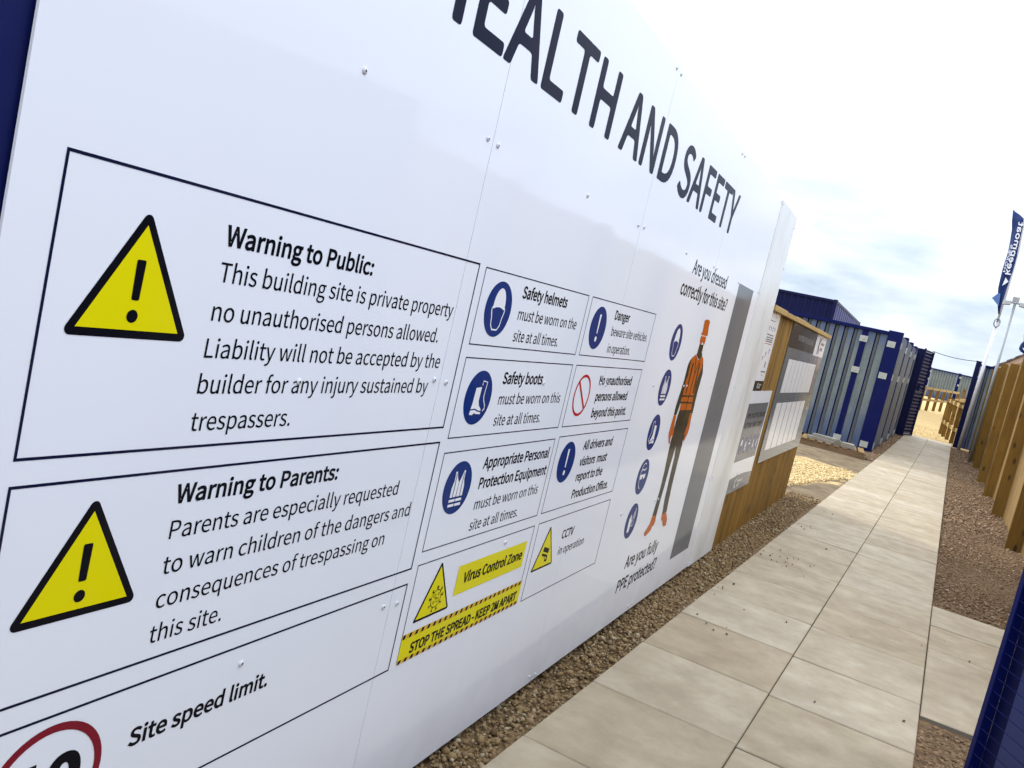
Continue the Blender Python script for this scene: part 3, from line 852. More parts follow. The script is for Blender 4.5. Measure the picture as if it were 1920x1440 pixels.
def text_polys(s, y0, y1, zb, cap, slant=0.0, mirror=False):
    """letter outlines of s fitted between y0 and y1 on baseline zb"""
    x, polys = 0, []
    for ch in s:
        adv, pl = _fc.get(ch, _fc[' '])
        for p in pl:
            polys.append([(q[0] + x, q[1]) for q in p])
        x += adv
    lo = min(q[0] for p in polys for q in p)
    hi = max(q[0] for p in polys for q in p)
    kx, kz = (y1 - y0) / (hi - lo), cap / CAP
    out = [[(y0 + (q[0] - lo) * kx + q[1] * kz * slant, zb + q[1] * kz) for q in p] for p in polys]
    clean = []
    for p in out:
        q = [p[0]]
        for pt in p[1:]:
            if math.hypot(pt[0] - q[-1][0], pt[1] - q[-1][1]) > cap * 0.004:
                q.append(pt)
        while len(q) > 3 and math.hypot(q[0][0] - q[-1][0], q[0][1] - q[-1][1]) < cap * 0.004:
            q.pop()
        clean.append(q)
    out = clean
    if mirror:
        out = [[(y0 + y1 - q[0], q[1]) for q in p] for p in out]
    return out


def area2(p):
    return sum(p[i][0] * p[(i + 1) % len(p)][1] - p[(i + 1) % len(p)][0] * p[i][1] for i in range(len(p)))


def embolden(polys, d):
    """moves letter outlines outwards (and their counters inwards) by d"""
    box = [(min(q[0] for q in p), max(q[0] for q in p), min(q[1] for q in p), max(q[1] for q in p)) for p in polys]
    out = []
    for i, p in enumerate(polys):
        b = box[i]
        hole = any(j != i and o[0] < b[0] and o[1] > b[1] and o[2] < b[2] and o[3] > b[3] for j, o in enumerate(box))
        P = [Vector(q) for q in (p if (area2(p) > 0) != hole else p[::-1])]
        n, r = len(P), []
        for k in range(n):
            u = (P[k] - P[k - 1]).normalized()
            w = (P[(k + 1) % n] - P[k]).normalized()
            n1, n2 = Vector((u.y, -u.x)), Vector((w.y, -w.x))
            m = n1 + n2
            m = m.normalized() if m.length > 1e-6 else n1
            r.append(tuple(P[k] + m * d / max(0.6, m.dot(n1))))
        out.append(r)
    return out


def fill(polys, offset=0.0):
    if offset:
        polys = embolden(polys, offset)
    """fills outlines (with holes) through a 2-D curve; returns vertices and faces in the plane"""
    cu = bpy.data.curves.new('outline', 'CURVE')
    cu.dimensions = '2D'
    cu.fill_mode = 'BOTH'
    for p in polys:
        sp = cu.splines.new('POLY')
        sp.points.add(len(p) - 1)
        sp.points.foreach_set('co', [c for q in p for c in (q[0] * 10, q[1] * 10, 0, 1)])
        sp.use_cyclic_u = True
    ob = bpy.data.objects.new('outline', cu)
    COL.objects.link(ob)
    dg = bpy.context.evaluated_depsgraph_get()
    me = bpy.data.meshes.new_from_object(ob.evaluated_get(dg))
    v = [(p.co.x / 10, p.co.y / 10) for p in me.vertices]
    f = []
    for p in me.polygons:
        ids = list(p.vertices)
        a = sum(v[ids[i]][0] * v[ids[(i + 1) % len(ids)]][1] - v[ids[(i + 1) % len(ids)]][0] * v[ids[i]][1] for i in range(len(ids)))
        f.append(ids if a > 0 else ids[::-1])
    bpy.data.objects.remove(ob)
    bpy.data.curves.remove(cu)
    bpy.data.meshes.remove(me)
    return v, f


class Print:
    """layers of flat print on a sheet whose face is the plane x = x0"""

    def __init__(self, x0=0.0):
        self.mb, self.mats, self.x0 = MB(), [], x0

    def lay(self, polys, mat, level=1, offset=0.0, apart=False):
        if mat not in self.mats:
            self.mats.append(mat)
        groups = [polys]
        if offset or apart:             # bold letters may touch: fill each on its own
            box = [(min(q[0] for q in p), max(q[0] for q in p), min(q[1] for q in p), max(q[1] for q in p)) for p in polys]
            groups = []
            for i, p in enumerate(polys):
                b = box[i]
                if not any(j != i and o[0] < b[0] and o[1] > b[1] and o[2] < b[2] and o[3] > b[3] for j, o in enumerate(box)):
                    groups.append([p] + [polys[j] for j, o in enumerate(box) if j != i and o[0] > b[0] and o[1] < b[1] and o[2] > b[2] and o[3] < b[3]])
        for k, g in enumerate(groups):
            v, f = fill(g, offset)
            self.mb.add([(self.x0 + 0.0005 * level + 0.00006 * (k % 3), a, b) for a, b in v], f, self.mats.index(mat))
        return self

    def build(self, name, parent=None, **props):
        return self.mb.build(name, self.mats, parent, **props)


def rect(y0, z0, y1, z1):
    return [(y0, z0), (y1, z0), (y1, z1), (y0, z1)]


def frame(y0, z0, y1, z1, t=0.0042):
    return [rect(y0, z0, y1, z1), list(reversed(rect(y0 + t, z0 + t, y1 - t, z1 - t)))]


def disc(cy, cz, r, n=48, rz=None):
    rz = rz or r
    return [(cy + r * math.cos(2 * math.pi * i / n), cz + rz * math.sin(2 * math.pi * i / n)) for i in range(n)]


def stroke(pts, w, closed=False):
    """a polyline as a ribbon polygon of width w"""
    P = [Vector((p[0], p[1])) for p in pts]
    n = len(P)
    L, Rr = [], []
    for i in range(n):
        a = P[(i - 1) % n] if (closed or i > 0) else P[i]
        b = P[(i + 1) % n] if (closed or i < n - 1) else P[i]
        d = (b - a).normalized()
        nn = Vector((-d.y, d.x)) * w / 2
        L.append(tuple(P[i] + nn))
        Rr.append(tuple(P[i] - nn))
    if closed:
        return [L, Rr[::-1]]
    return [L + Rr[::-1]]


def rounded(pts, r, n=6):
    """polygon with rounded corners"""
    out = []
    P = [Vector(p) for p in pts]
    for i in range(len(P)):
        a, b, c = P[i - 1], P[i], P[(i + 1) % len(P)]
        u, w = (a - b).normalized(), (c - b).normalized()
        ang = u.angle(w)
        t = r / math.tan(ang / 2)
        p0, p1 = b + u * t, b + w * t
        ce = b + (u + w).normalized() * (r / math.sin(ang / 2))
        a0 = math.atan2((p0 - ce).y, (p0 - ce).x)
        a1 = math.atan2((p1 - ce).y, (p1 - ce).x)
        da = (a1 - a0 + math.pi) % (2 * math.pi) - math.pi
        for k in range(n + 1):
            t_ = a0 + da * k / n
            out.append((ce.x + r * math.cos(t_), ce.y + r * math.sin(t_)))
    return out


def soften(pts, r):
    """rounds the sharp corners of a letter outline"""
    P = [Vector(p) for p in pts]
    n = len(P)
    out = []
    for i in range(n):
        a, b, c = P[i - 1], P[i], P[(i + 1) % n]
        u, w = a - b, c - b
        if u.length < 1e-6 or w.length < 1e-6:
            continue
        if u.angle(w) < math.radians(140) and min(u.length, w.length) > 0.008:
            p0 = b + u.normalized() * min(r, u.length * .45)
            p1 = b + w.normalized() * min(r, w.length * .45)
            for t in (0, .25, .5, .75, 1):
                q = p0 * (1 - t) ** 2 + b * 2 * t * (1 - t) + p1 * t * t
                out.append((q.x, q.y))
        else:
            out.append((b.x, b.y))
    return out


def tri(cy, zb, w, h):
    return [(cy - w / 2, zb), (cy + w / 2, zb), (cy, zb + h)]


def warn_triangle(pr, cy, z0, w, h, bw, bang=True):
    """rounded black triangle with a yellow field"""
    pr.lay([rounded(tri(cy, z0 - 0.25 * bw, w + 1.2 * bw, h + 1.0 * bw), bw * 0.75)], F_BLACK, 1)
    k = bw * 1.05
    pr.lay([tri(cy, z0 + k * 0.75, w - 2.3 * k, h - 2.0 * k)], F_YEL, 2)
    if bang:
        pr.lay([rounded([(cy - 0.0072, z0 + 0.057), (cy + 0.0072, z0 + 0.057), (cy + 0.0086, z0 + 0.120), (cy - 0.0086, z0 + 0.120)], 0.003),
                disc(cy, z0 + 0.032, 0.0102)], F_BLACK, 3)


def sc(pts, c, r):
    return [(c[0] + r * p[0], c[1] + r * p[1]) for p in pts]


def arc(cx, cy, rx, ry, a0, a1, n=14):
    return [(cx + rx * math.cos(math.radians(a0 + (a1 - a0) * i / n)), cy + ry * math.sin(math.radians(a0 + (a1 - a0) * i / n))) for i in range(n + 1)]


def icon(pr, kind, c, r, mx=1, lv=2, bg=F_BLUE, fg=F_WHITE):
    pr.lay([disc(c[0], c[1], r)], bg, lv - 1)

    def S(pts):
        q = [(p[0] * mx, p[1]) for p in pts]
        return sc(q if mx > 0 else q[::-1], c, r)

    if kind == 'helmet':
        pr.lay([S([(-.52, .02)] + arc(0, .10, .44, .66, 180, 0)[::-1][::-1] + [(.52, .02), (.40, .0), (.2, .06), (0, .08), (-.2, .06), (-.40, .0)])], fg, lv)
        pr.lay(stroke(S([(-.50, .0), (-.46, -.16), (-.40, -.28), (-.34, -.58), (-.18, -.74), (.18, -.74), (.34, -.58), (.40, -.28), (.46, -.16), (.50, .0)]), .055 * r), fg, lv)
    elif kind == 'boots':
        pr.lay([S([(-.30, .36), (.10, .40), (.08, -.12), (.18, -.30), (.36, -.42), (.38, -.50), (.12, -.46), (-.06, -.40), (-.40, -.42), (-.34, -.2)]),
                S([(-.40, -.47), (-.08, -.45), (.10, -.51), (.40, -.55), (.40, -.62), (.0, -.60), (-.06, -.56), (-.2, -.64), (-.42, -.62)])], fg, lv)
        pr.lay(stroke(S([(.12, .46), (.14, .62), (.46, .58), (.40, .06), (.46, -.10), (.62, -.30), (.64, -.42), (.52, -.50)]), .05 * r), fg, lv)
    elif kind == 'vest':
        pr.lay([S([(-.36, .62), (-.26, .64), (-.16, .42), (.0, .20), (-.02, -.34), (-.44, -.34), (-.44, .02), (-.34, .3)]),
                S([(.36, .62), (.26, .64), (.16, .42), (.03, .20), (.03, -.34), (.46, -.34), (.46, .02), (.36, .3)]),
                S([(-.45, -.42), (-.02, -.42), (-.02, -.52), (-.45, -.52)]), S([(.03, -.42), (.46, -.42), (.46, -.52), (.03, -.52)]),
                S([(-.45, -.60), (-.02, -.60), (-.02, -.70), (-.45, -.70)]), S([(.03, -.60), (.46, -.60), (.46, -.70), (.03, -.70)])], fg, lv)
        pr.lay(stroke(S([(-.28, .56), (-.24, .1), (-.26, -.33)]), .045 * r) + stroke(S([(.28, .56), (.25, .1), (.27, -.33)]), .045 * r), bg, lv + 1)
    elif kind == 'goggles':
        pr.lay(stroke(S(arc(0, .05, .50, .72, 60, 480, 30)[:-3]), .05 * r, True), fg, lv)
        pr.lay([S([(-.46, .14), (-.06, .14), (0, .08), (.06, .14), (.46, .14), (.42, -.10), (.16, -.14), (.04, .02), (-.04, .02), (-.16, -.14), (-.42, -.10)])], fg, lv)
        pr.lay(stroke(S([(-.46, .34), (-.2, .44), (.1, .36), (.44, .46)]), .07 * r), fg, lv)
    elif kind == 'gloves':
        pr.lay([S([(-.42, -.62), (-.06, -.62), (-.04, -.12), (.06, .02), (.02, .10), (-.08, .02), (-.08, .30), (-.15, .30), (-.16, .12), (-.18, .40), (-.25, .40), (-.26, .12), (-.29, .36), (-.36, .34), (-.36, .08), (-.40, .24), (-.46, .22), (-.46, -.1)])], fg, lv)
        pr.lay(stroke(S([(.12, -.34), (.16, .14), (.24, .48), (.34, .68), (.46, .62), (.48, .2), (.42, -.30), (.12, -.34)]), .05 * r), fg, lv)
        pr.lay(stroke(S([(.26, .1), (.28, .46)]), .04 * r) + stroke(S([(.36, .1), (.37, .52)]), .04 * r), fg, lv)
    elif kind == 'bang':
        pr.lay([rounded(S([(-.055, -.26), (.055, -.26), (.10, .64), (-.10, .64)]), .04 * r), disc(c[0], c[1] - .52 * r, .125 * r)], fg, lv)
    return pr


# ------------------------------------------------------------------ the big safety sign
sign = thing('safety_sign', 'long glossy white health and safety sign board screwed to a blue container beside the path', 'sign')
edges_y = (0.720, 1.917, 3.150, 4.400, 5.652)
for i in range(4):
    z0 = 0.018 + random.uniform(-.003, .003)
    MB().box((-0.006, edges_y[i] + 0.0012, z0), (0, edges_y[i + 1] - 0.0012, 2.457)).build('panel', WHITE, sign)
MB().add([(0.002, 5.654, 0.012), (0.002, 6.325, 0.010), (0.002, 6.300, 2.455), (0.002, 5.654, 2.457),
          (-0.006, 5.654, 0.012), (-0.006, 6.325, 0.010), (-0.006, 6.300, 2.455), (-0.006, 5.654, 2.457)],
         [(0, 1, 2, 3), (7, 6, 5, 4), (4, 5, 1, 0), (5, 6, 2, 1), (6, 7, 3, 2), (7, 4, 0, 3)]).build(
    'end_panel', OLDWHITE, sign, label='weathered end panel with smeared grey dirt')

# heading
s_ = 'HEALTH AND SAFETY'
hp = text_polys(s_, 0.0, 1.0, 2.053, 0.197)
e_left = min(q[0] for q in hp[1])
k_ = (4.552 - 1.724) / (1.0 - e_left)
hp = [[(1.724 + (q[0] - e_left) * k_, q[1]) for q in p] for p in hp]
Print().lay([soften(q, 0.011) for q in embolden(hp, 0.0064)], F_HEAD, 1, apart=True).build('heading', sign)

BOLD = {'Warning to Public:', 'Warning to Parents:', 'Site speed limit.', 'Safety helmets', 'Danger', 'Safety boots', 'No unauthorised',
        'persons allowed', 'beyond this point.', 'Appropriate Personal', 'Protection Equipment', 'All drivers and', 'visitors  must', 'report to the',
        'Production Office.', 'CCTV', 'Virus Control Zone', 'STOP THE SPREAD - KEEP 2M APART', 'Are you dressed', 'correctly for this site?',
        'Are you fully', 'PPE protected?'}


def lettering(parent, rows):
    for (t, a, b, z) in rows:
        big = t in ('Are you dressed', 'correctly for this site?', 'Are you fully', 'PPE protected?')
        cap = 0.063 if big else 0.030 if t.startswith('STOP') else 0.0335
        off = (0.0021 if big else 0.0014) if t in BOLD else 0.0002
        lv = 4 if (t.startswith('STOP') or t.startswith('Virus')) else 1
        Print().lay(text_polys(t, a, b, z, cap), F_BLACK, lv, off).build('text_line', parent)


def notice(y0, z0, y1, z1, t, rows, label):
    o = Print().lay(frame(y0, z0, y1, z1, t), F_NAVY, 1).build('notice', sign, label=label)
    lettering(o, rows)
    return o


T_ = TEXTS
n1 = notice(0.792, 1.112, 1.991, 1.557, 0.0048, T_[0:6], 'framed warning to the public with a yellow warning triangle')
p = Print()
warn_triangle(p, 0.945, 1.302, 0.220, 0.190, 0.0125)
p.build('warning_triangle', n1)
n2 = notice(0.792, 0.716, 1.990, 1.075, 0.0048, T_[6:11], 'framed warning to parents with a yellow warning triangle')
p = Print()
warn_triangle(p, 0.943, 0.846, 0.220, 0.190, 0.0125)
p.build('warning_triangle', n2)
n3 = notice(0.792, 0.424, 1.988, 0.677, 0.0048, T_[11:12], 'framed site speed limit notice with a red ring')
p = Print()
p.lay([disc(0.943, 0.550, 0.107), list(reversed(disc(0.943, 0.550, 0.0925)))], F_DRED, 1)
p.lay(text_polys('10', 0.885, 1.003, 0.512, 0.078), F_BLACK, 1, 0.006)
p.build('speed_ring', n3)
R_ = 0.0785
n = notice(2.026, 1.342, 2.796, 1.553, 0.0032, T_[12:15], 'framed safety helmets notice')
icon(Print(), 'helmet', (2.148, 1.448), R_).build('symbol', n)
n = notice(2.830, 1.342, 3.606, 1.553, 0.0032, T_[15:18], 'framed danger notice about site vehicles')
icon(Print(), 'bang', (2.951, 1.448), R_).build('symbol', n)
n = notice(2.026, 1.080, 2.798, 1.308, 0.0032, T_[18:21], 'framed safety boots notice')
icon(Print(), 'boots', (2.148, 1.194), R_).build('symbol', n)
n = notice(2.830, 1.080, 3.603, 1.308, 0.0032, T_[21:24], 'framed no unauthorised persons notice with a red barred ring')
p = Print()
p.lay([disc(2.951, 1.196, R_), list(reversed(disc(2.951, 1.196, R_ - 0.0105)))], F_RED, 1)
p.lay(stroke([(2.951 - .052, 1.196 + .052), (2.951 + .052, 1.196 - .052)], 0.0105), F_RED, 2)
p.build('symbol', n)
n = notice(2.026, 0.757, 2.798, 1.041, 0.0032, T_[24:28], 'framed personal protection equipment notice')
icon(Print(), 'vest', (2.147, 0.930), R_).build('symbol', n)
n = notice(2.832, 0.758, 3.606, 1.046, 0.0032, T_[28:32], 'framed notice sending drivers and visitors to the office')
icon(Print(), 'bang', (2.957, 0.942), R_).build('symbol', n)
n = notice(2.836, 0.425, 3.610, 0.722, 0.0032, T_[32:34], 'framed notice about cameras in operation')
p = Print()
warn_triangle(p, 2.962, 0.531, 0.192, 0.160, 0.0075, False)
p.lay([[(2.944, .616), (2.998, .600), (2.993, .583), (2.939, .599)], [(2.937, .592), (2.990, .577), (2.987, .568), (2.934, .583)],
       [(2.957, .574), (2.967, .571), (2.972, .553), (2.993, .553), (2.993, .573), (2.986, .573), (2.986, .561), (2.977, .561)]], F_BLACK, 3)
p.build('symbol', n)
# virus notice
n = notice(2.022, 0.436, 2.800, 0.721, 0.0032, [], 'framed virus control notice with yellow strips')
p = Print()
warn_triangle(p, 2.161, 0.542, 0.192, 0.160, 0.0075, False)
vc = (2.168, 0.592)
ring = disc(vc[0], vc[1], 0.027, 28)
p.lay(stroke(ring, 0.0022, True), F_BLACK, 3)
for k in range(9):
    a = 2 * math.pi * k / 9 + .2
    u = (math.cos(a), math.sin(a))
    p.lay(stroke([(vc[0] + u[0] * .027, vc[1] + u[1] * .027), (vc[0] + u[0] * .038, vc[1] + u[1] * .038)], 0.0026)
          + stroke([(vc[0] + u[0] * .038 - u[1] * .005, vc[1] + u[1] * .038 + u[0] * .005), (vc[0] + u[0] * .038 + u[1] * .005, vc[1] + u[1] * .038 - u[0] * .005)], 0.0026), F_BLACK, 4)
for dx, dz, rr in ((-.009, .010, .006), (.011, .012, .004), (.010, -.006, .0065), (-.010, -.010, .004), (.0, .001, .003)):
    p.lay(stroke(disc(vc[0] + dx, vc[1] + dz, rr, 16), 0.0018, True), F_BLACK, 3)
p.build('warning_triangle', n)
p = Print()
p.lay([rect(2.276, 0.574, 2.762, 0.669)], F_YEL, 2)
p.lay([rect(2.023, 0.428, 2.803, 0.515)], F_YEL, 2)
p.lay([rect(2.0232, 0.502, 2.8028, 0.5148), rect(2.0232, 0.4282, 2.8028, 0.4395)], F_AMB, 3)
st = []
for k in range(24):
    a = 2.024 + k * 0.0326
    if a + 0.016 < 2.803:
        st.append([(a, 0.502), (a + 0.0125, 0.502), (a + 0.0165, 0.515), (a + 0.004, 0.515)])
        st.append([(a, 0.428), (a + 0.0135, 0.428), (a + 0.0185, 0.4395), (a + 0.005, 0.4395)])
p.lay(st, F_BLACK, 4)
p.build('yellow_strip', n)
lettering(n, T_[34:36])

lettering(sign, T_[36:38])
lettering(sign, T_[38:40])

# pictogram of a worker, column of round symbols, grey bar
p = Print()
for k, q in enumerate(PERSON['legs'][:1] + PERSON['dark']):
    p.lay([q], F_OLV, 1 + 0.15 * k)
for q in PERSON['orange']:
    p.lay([q], F_ORA, 2)
for q in PERSON['line']:
    p.lay([q], F_OLV, 3)
p.build('worker_pictogram', sign)
for kind, zc in (('helmet', 1.449), ('vest', 1.228), ('boots', 1.007), ('goggles', 0.785), ('gloves', 0.562)):
    icon(Print(), kind, (4.024, zc), 0.089, -1 if kind == 'boots' else 1).build('round_symbol', sign)
Print().lay([[(5.060, 0.170), (5.500, 0.170), (5.480, 1.850), (5.040, 1.850)]], F_GREY, 1).build('grey_bar', sign)

# screws
scr = MB()
ringp = []
prof = ((0.0, 0.0068), (0.0018, 0.0068), (0.0032, 0.0050), (0.0038, 0.0026), (0.0047, 0.0))
for (h, r) in prof[:4]:
    ringp.append([(h, r * math.cos(2 * math.pi * j / 14), r * math.sin(2 * math.pi * j / 14)) for j in range(14)])
v = [q for rg in ringp for q in rg] + [(0.0038, 0, 0)]
f = []
for i in range(3):
    for j in range(14):
        k = (j + 1) % 14
        f.append((i * 14 + j, i * 14 + k, (i + 1) * 14 + k, (i + 1) * 14 + j))
scr.add(v, f, 0)
scr.add(v, [(42 + j, 42 + (j + 1) % 14, 56) for j in range(14)], 1)
first = None
spots = []
for z in (2.432, 1.855, 1.238, 0.628, 0.040):
    for sy in edges_y[1:]:
        if not (sy == 3.150 and z == 0.628):
            spots += [(sy - 0.031, z), (sy + 0.031, z)]
    for sy in (1.372, 2.578, 3.825, 5.01):
        if 0.1 < z < 2.3:
            spots.append((sy, 0.69 if (sy == 2.578 and z < 1) else z))
for z in (2.38, 2.1, 1.6, 0.95, 0.4):
    spots.append((6.285, z))
for (sy, z) in spots:
    if first is None:
        first = scr.build('screw', [SCREW, SCREWD], sign, smooth=True)
        o = first
    else:
        o = first.copy()
        COL.objects.link(o)
    o.location = (0.0002 if sy < 5.66 else 0.0022, sy + random.uniform(-.004, .004), z + random.uniform(-.006, .006))

# ------------------------------------------------------------------ blue container behind the sign
cont = thing('storage_container', 'plain navy blue steel container behind the big white sign', 'container')


def corrug(mb, p, d, n, length, z0, z1, pitch=0.28, depth=0.035, mi=0):
    """trapezoid-corrugated sheet from p along unit d, outward normal n"""
    p, d, n = Vector(p), Vector(d), Vector(n)
    t, pts = 0.0, []
    while t < length - 1e-6:
        for (a, q) in ((0, 0), (.30, 0), (.5, -1), (.80, -1)):
            u = t + a * pitch
            if u < length:
                pts.append((u, q * depth))
        t += pitch
    pts.append((length, 0))
    v = []
    for (u, h) in pts:
        b = p + d * u + n * h
        v += [(b.x, b.y, z0), (b.x, b.y, z1)]
    f = []
    for i in range(len(pts) - 1):
        f.append((2 * i, 2 * i + 2, 2 * i + 3, 2 * i + 1))
    mb.add(v, f, mi)


cb = MB()
corrug(cb, (-0.045, 0.80, 0), (0, 1, 0), (1, 0, 0), 5.3, 0.10, 2.34)
cb.box((-0.020, 0.565, 0.02), (-0.012, 0.80, 2.35))
corrug(cb, (-2.40, 0.50, 0), (1, 0, 0), (0, -1, 0), 2.30, 0.10, 2.34)
corrug(cb, (-2.42, 6.22, 0), (0, -1, 0), (-1, 0, 0), 5.7, 0.10, 2.34)
corrug(cb, (-0.07, 6.25, 0), (-1, 0, 0), (0, 1, 0), 2.30, 0.10, 2.34)
cb.build('body', NAVY, cont)
rb = MB()
rb.box((-2.36, 0.50, 2.355), (-0.10, 6.24, 2.385))
rb.build('roof', NAVY, cont)
fr = MB()
for (xx, yy) in ((-0.16, 0.42), (-0.16, 6.14), (-2.46, 0.42), (-2.46, 6.14)):
    fr.box((xx, yy, 0.0), (xx + 0.14, yy + 0.14, 2.40))
for z in (0.0, 2.33):
    fr.box((-0.15, 0.565, z + 0.004), (-0.024, 6.135, z + 0.07))
    fr.box((-2.45, 0.565, z + 0.004), (-2.33, 6.135, z + 0.07))
fr.build('corner_frame', NAVY, cont)

# ------------------------------------------------------------------ timber hoarding beyond the sign
th = thing('timber_hoarding', 'brown close boarded timber hoarding with a pale capping rail and three signs', 'fence')
bm_ = MB()
y = 6.335
while y < 10.10:
    w = random.uniform(0.093, 0.101)
    x0 = -0.045 + random.uniform(-.002, .002)
    bm_.box((x0 - 0.02, y + 0.001, -0.03), (x0 + 0.018, min(y + w - 0.002, 10.14), 1.795))
    y += w
bm_.build('boards', WOOD_L, th, bevel=0.002)
cp_ = MB()
yy = 6.325
while yy < 10.12:
    e = min(yy + random.uniform(0.5, 0.9), 10.19)
    cp_.box((-0.095, yy, 1.800), (0.012, e - 0.004, 1.838 + random.uniform(-.003, .003)))
    yy = e
cp_.build('capping_rail', WOOD_P, th, bevel=0.003)
for yy in (6.5, 8.3, 10.02):
    MB().box((-0.165, yy, -0.05), (-0.068, yy + 0.1, 1.79)).build('post', WOOD_L, th)

# -- rating sign
rs = thing('rating_sign', 'white notice with rows of small dark arrows on the timber hoarding beside the big sign', 'sign')
MB().box((-0.026, 6.34, 1.205), (-0.022, 6.815, 1.822)).build('sheet', WHITE, rs)
X0 = -0.022


def arrow(c, z, s):
    return [(c - .18 * s, z - .5 * s), (c + .18 * s, z - .5 * s), (c + .13 * s, z + .05 * s), (c + .38 * s, z + .05 * s), (c, z + .55 * s), (c - .38 * s, z + .05 * s), (c - .13 * s, z + .05 * s)]


p = Print(X0)
p.lay(frame(6.37, 1.731, 6.645, 1.791, .004), F_DGREY)
for cc in (6.385, 6.475, 6.555, 6.63, 6.71):
    p.lay([arrow(cc, 1.678, .036)], F_DGREY)
for cc, z in ((6.70, 1.511), (6.592, 1.486), (6.506, 1.454), (6.429, 1.407), (6.382, 1.351)):
    p.lay([arrow(cc, z, .040)], F_DGREY)
p.lay([rect(6.655, 1.385, 6.70, 1.43)], F_GREY2)
p.lay([rect(6.36, 1.560, 6.735, 1.5645)], F_RED)
p.lay([rect(6.335, 1.205, 6.815, 1.281)], F_DGREY, 2)
p.build('marks', rs)
p = Print(X0)
for zz, a, b in ((1.630, 6.38, 6.73), (1.610, 6.38, 6.74), (1.594, 6.35, 6.75), (1.580, 6.36, 6.74), (1.352, 6.58, 6.77), (1.326, 6.64, 6.68)):
    cur = a
    while cur < b - .012:
        w = random.uniform(.012, .045)
        p.lay([rect(cur, zz - .005, min(cur + w, b), zz + .004)], F_GREY if zz > 1.4 else F_DGREY)
        cur += w + .008
p.build('small_print', rs)
p = Print(X0)
p.lay(text_polys('keepmoat', 6.64, 6.735, 1.246, .014), F_WHITE, 3, .0006)
p.lay(text_polys('HOMES', 6.64, 6.70, 1.224, .014), F_WHITE, 3, .0006)
p.lay([[(6.575, 1.222), (6.584, 1.222), (6.584, 1.262), (6.575, 1.262)], [(6.588, 1.245), (6.62, 1.266), (6.608, 1.266), (6.580, 1.247)], [(6.588, 1.245), (6.622, 1.222), (6.608, 1.222), (6.582, 1.243)]], F_WHITE, 3)
p.build('emblem', rs)

# -- PPE sign
ps = thing('ppe_sign', 'white and grey sign with five blue protective equipment symbols and a dark curved foot', 'sign')
MB().box((-0.026, 6.34, 0.405), (-0.0215, 7.345, 1.203)).build('sheet', WHITE, ps)
X1 = -0.0215
Print(X1).lay([rect(6.335, 0.654, 7.303, 1.106)], F_GREY).build('grey_field', ps)
curve_top = [(7.345 - (7.345 - 6.34) * i / 14, 0.517 + 0.018 * math.sin(math.pi * i / 14)) for i in range(15)]
Print(X1).lay([[(6.3402, 0.4052), (7.3448, 0.4052)] + curve_top, [(6.70, .53), (6.725, .53), (6.712, .565)]], F_MGREY, 2).build('dark_band', ps)
for kind, cc in (('helmet', 6.558), ('vest', 6.729), ('goggles', 6.890), ('boots', 7.062), ('gloves', 7.208)):
    icon(Print(X1), kind, (cc, 0.780), 0.066, 1, 3).build('round_symbol', ps)
p = Print(X1)
p.lay(text_polys('PPE MUST BE WORN', 6.52, 7.262, 0.990, 0.040), F_DGREY, 3, .0004)
p.build('text_line', ps)
p = Print(X1)
p.lay(text_polys('BEYOND THIS POINT', 6.50, 7.21, 0.915, 0.040), F_DGREY, 3, .0004)
p.build('text_line', ps)
p = Print(X1)
p.lay(text_polys('keepmoat', 6.78, 6.98, 0.472, .026), F_WHITE, 4, .0008)
p.lay(text_polys('HOMES', 6.78, 6.90, 0.435, .026), F_WHITE, 4, .0008)
p.lay([[(6.68, .430), (6.694, .430), (6.694, .502), (6.68, .502)], [(6.70, .468), (6.755, .508), (6.737, .508), (6.69, .472)], [(6.70, .468), (6.757, .430), (6.735, .430), (6.69, .466)]], F_WHITE, 4)
p.build('emblem', ps)

# -- information board
ib = thing('information_board', 'large grey information board with two rows of white sheets under a black header', 'notice board')
MB().box((-0.026, 7.545, 0.565), (-0.019, 10.105, 1.800)).build('back_sheet', F_GREY, ib)
X2 = -0.019
Print(X2).lay([rect(7.5455, 1.586, 9.245, 1.7995)], F_DGREY).build('header', ib)
p = Print(X2)
p.lay([rect(9.25, 1.578, 10.10, 1.7995)], F_WHITE)
p.lay([[(9.50, 1.60), (9.55, 1.60), (9.55, 1.77), (9.50, 1.77)], [(9.57, 1.69), (9.68, 1.775), (9.62, 1.775), (9.54, 1.70)], [(9.57, 1.69), (9.68, 1.60), (9.62, 1.60), (9.54, 1.69)]], F_DGREY, 2)
p.lay(text_polys('keepmoat', 9.70, 9.98, 1.70, .035), F_DGREY, 2, .001)
p.lay(text_polys('HOMES', 9.70, 9.92, 1.64, .035), F_DGREY, 2, .001)
p.build('emblem', ib)
Print(X2).lay(text_polys('INFORMATION BOARD', 7.99, 9.06, 1.665, 0.050), F_GREY2, 2, .001).build('lettering', ib)
for k in range(8):
    a = 7.765 + k * 0.2475
    MB().box((X2, a, 1.186), (X2 + 0.0012, a + 0.226, 1.488)).build('paper_sheet', F_WHITE, ib)
for k in range(6):
    a = 7.735 + k * 0.322
    MB().box((X2, a, 0.668), (X2 + 0.0012, a + 0.284, 1.093)).build('paper_sheet', F_WHITE, ib)

# ------------------------------------------------------------------ row of galvanised flat-pack stores
ROT = -math.atan(0.026)
unit_labels = ('galvanised store nearest the sign with its ribbed front facing the pallet',
               'second galvanised store along the path from the pallet',
               'third galvanised store along the path from the pallet',
               'last galvanised store along the path, next to the dark blue gate')


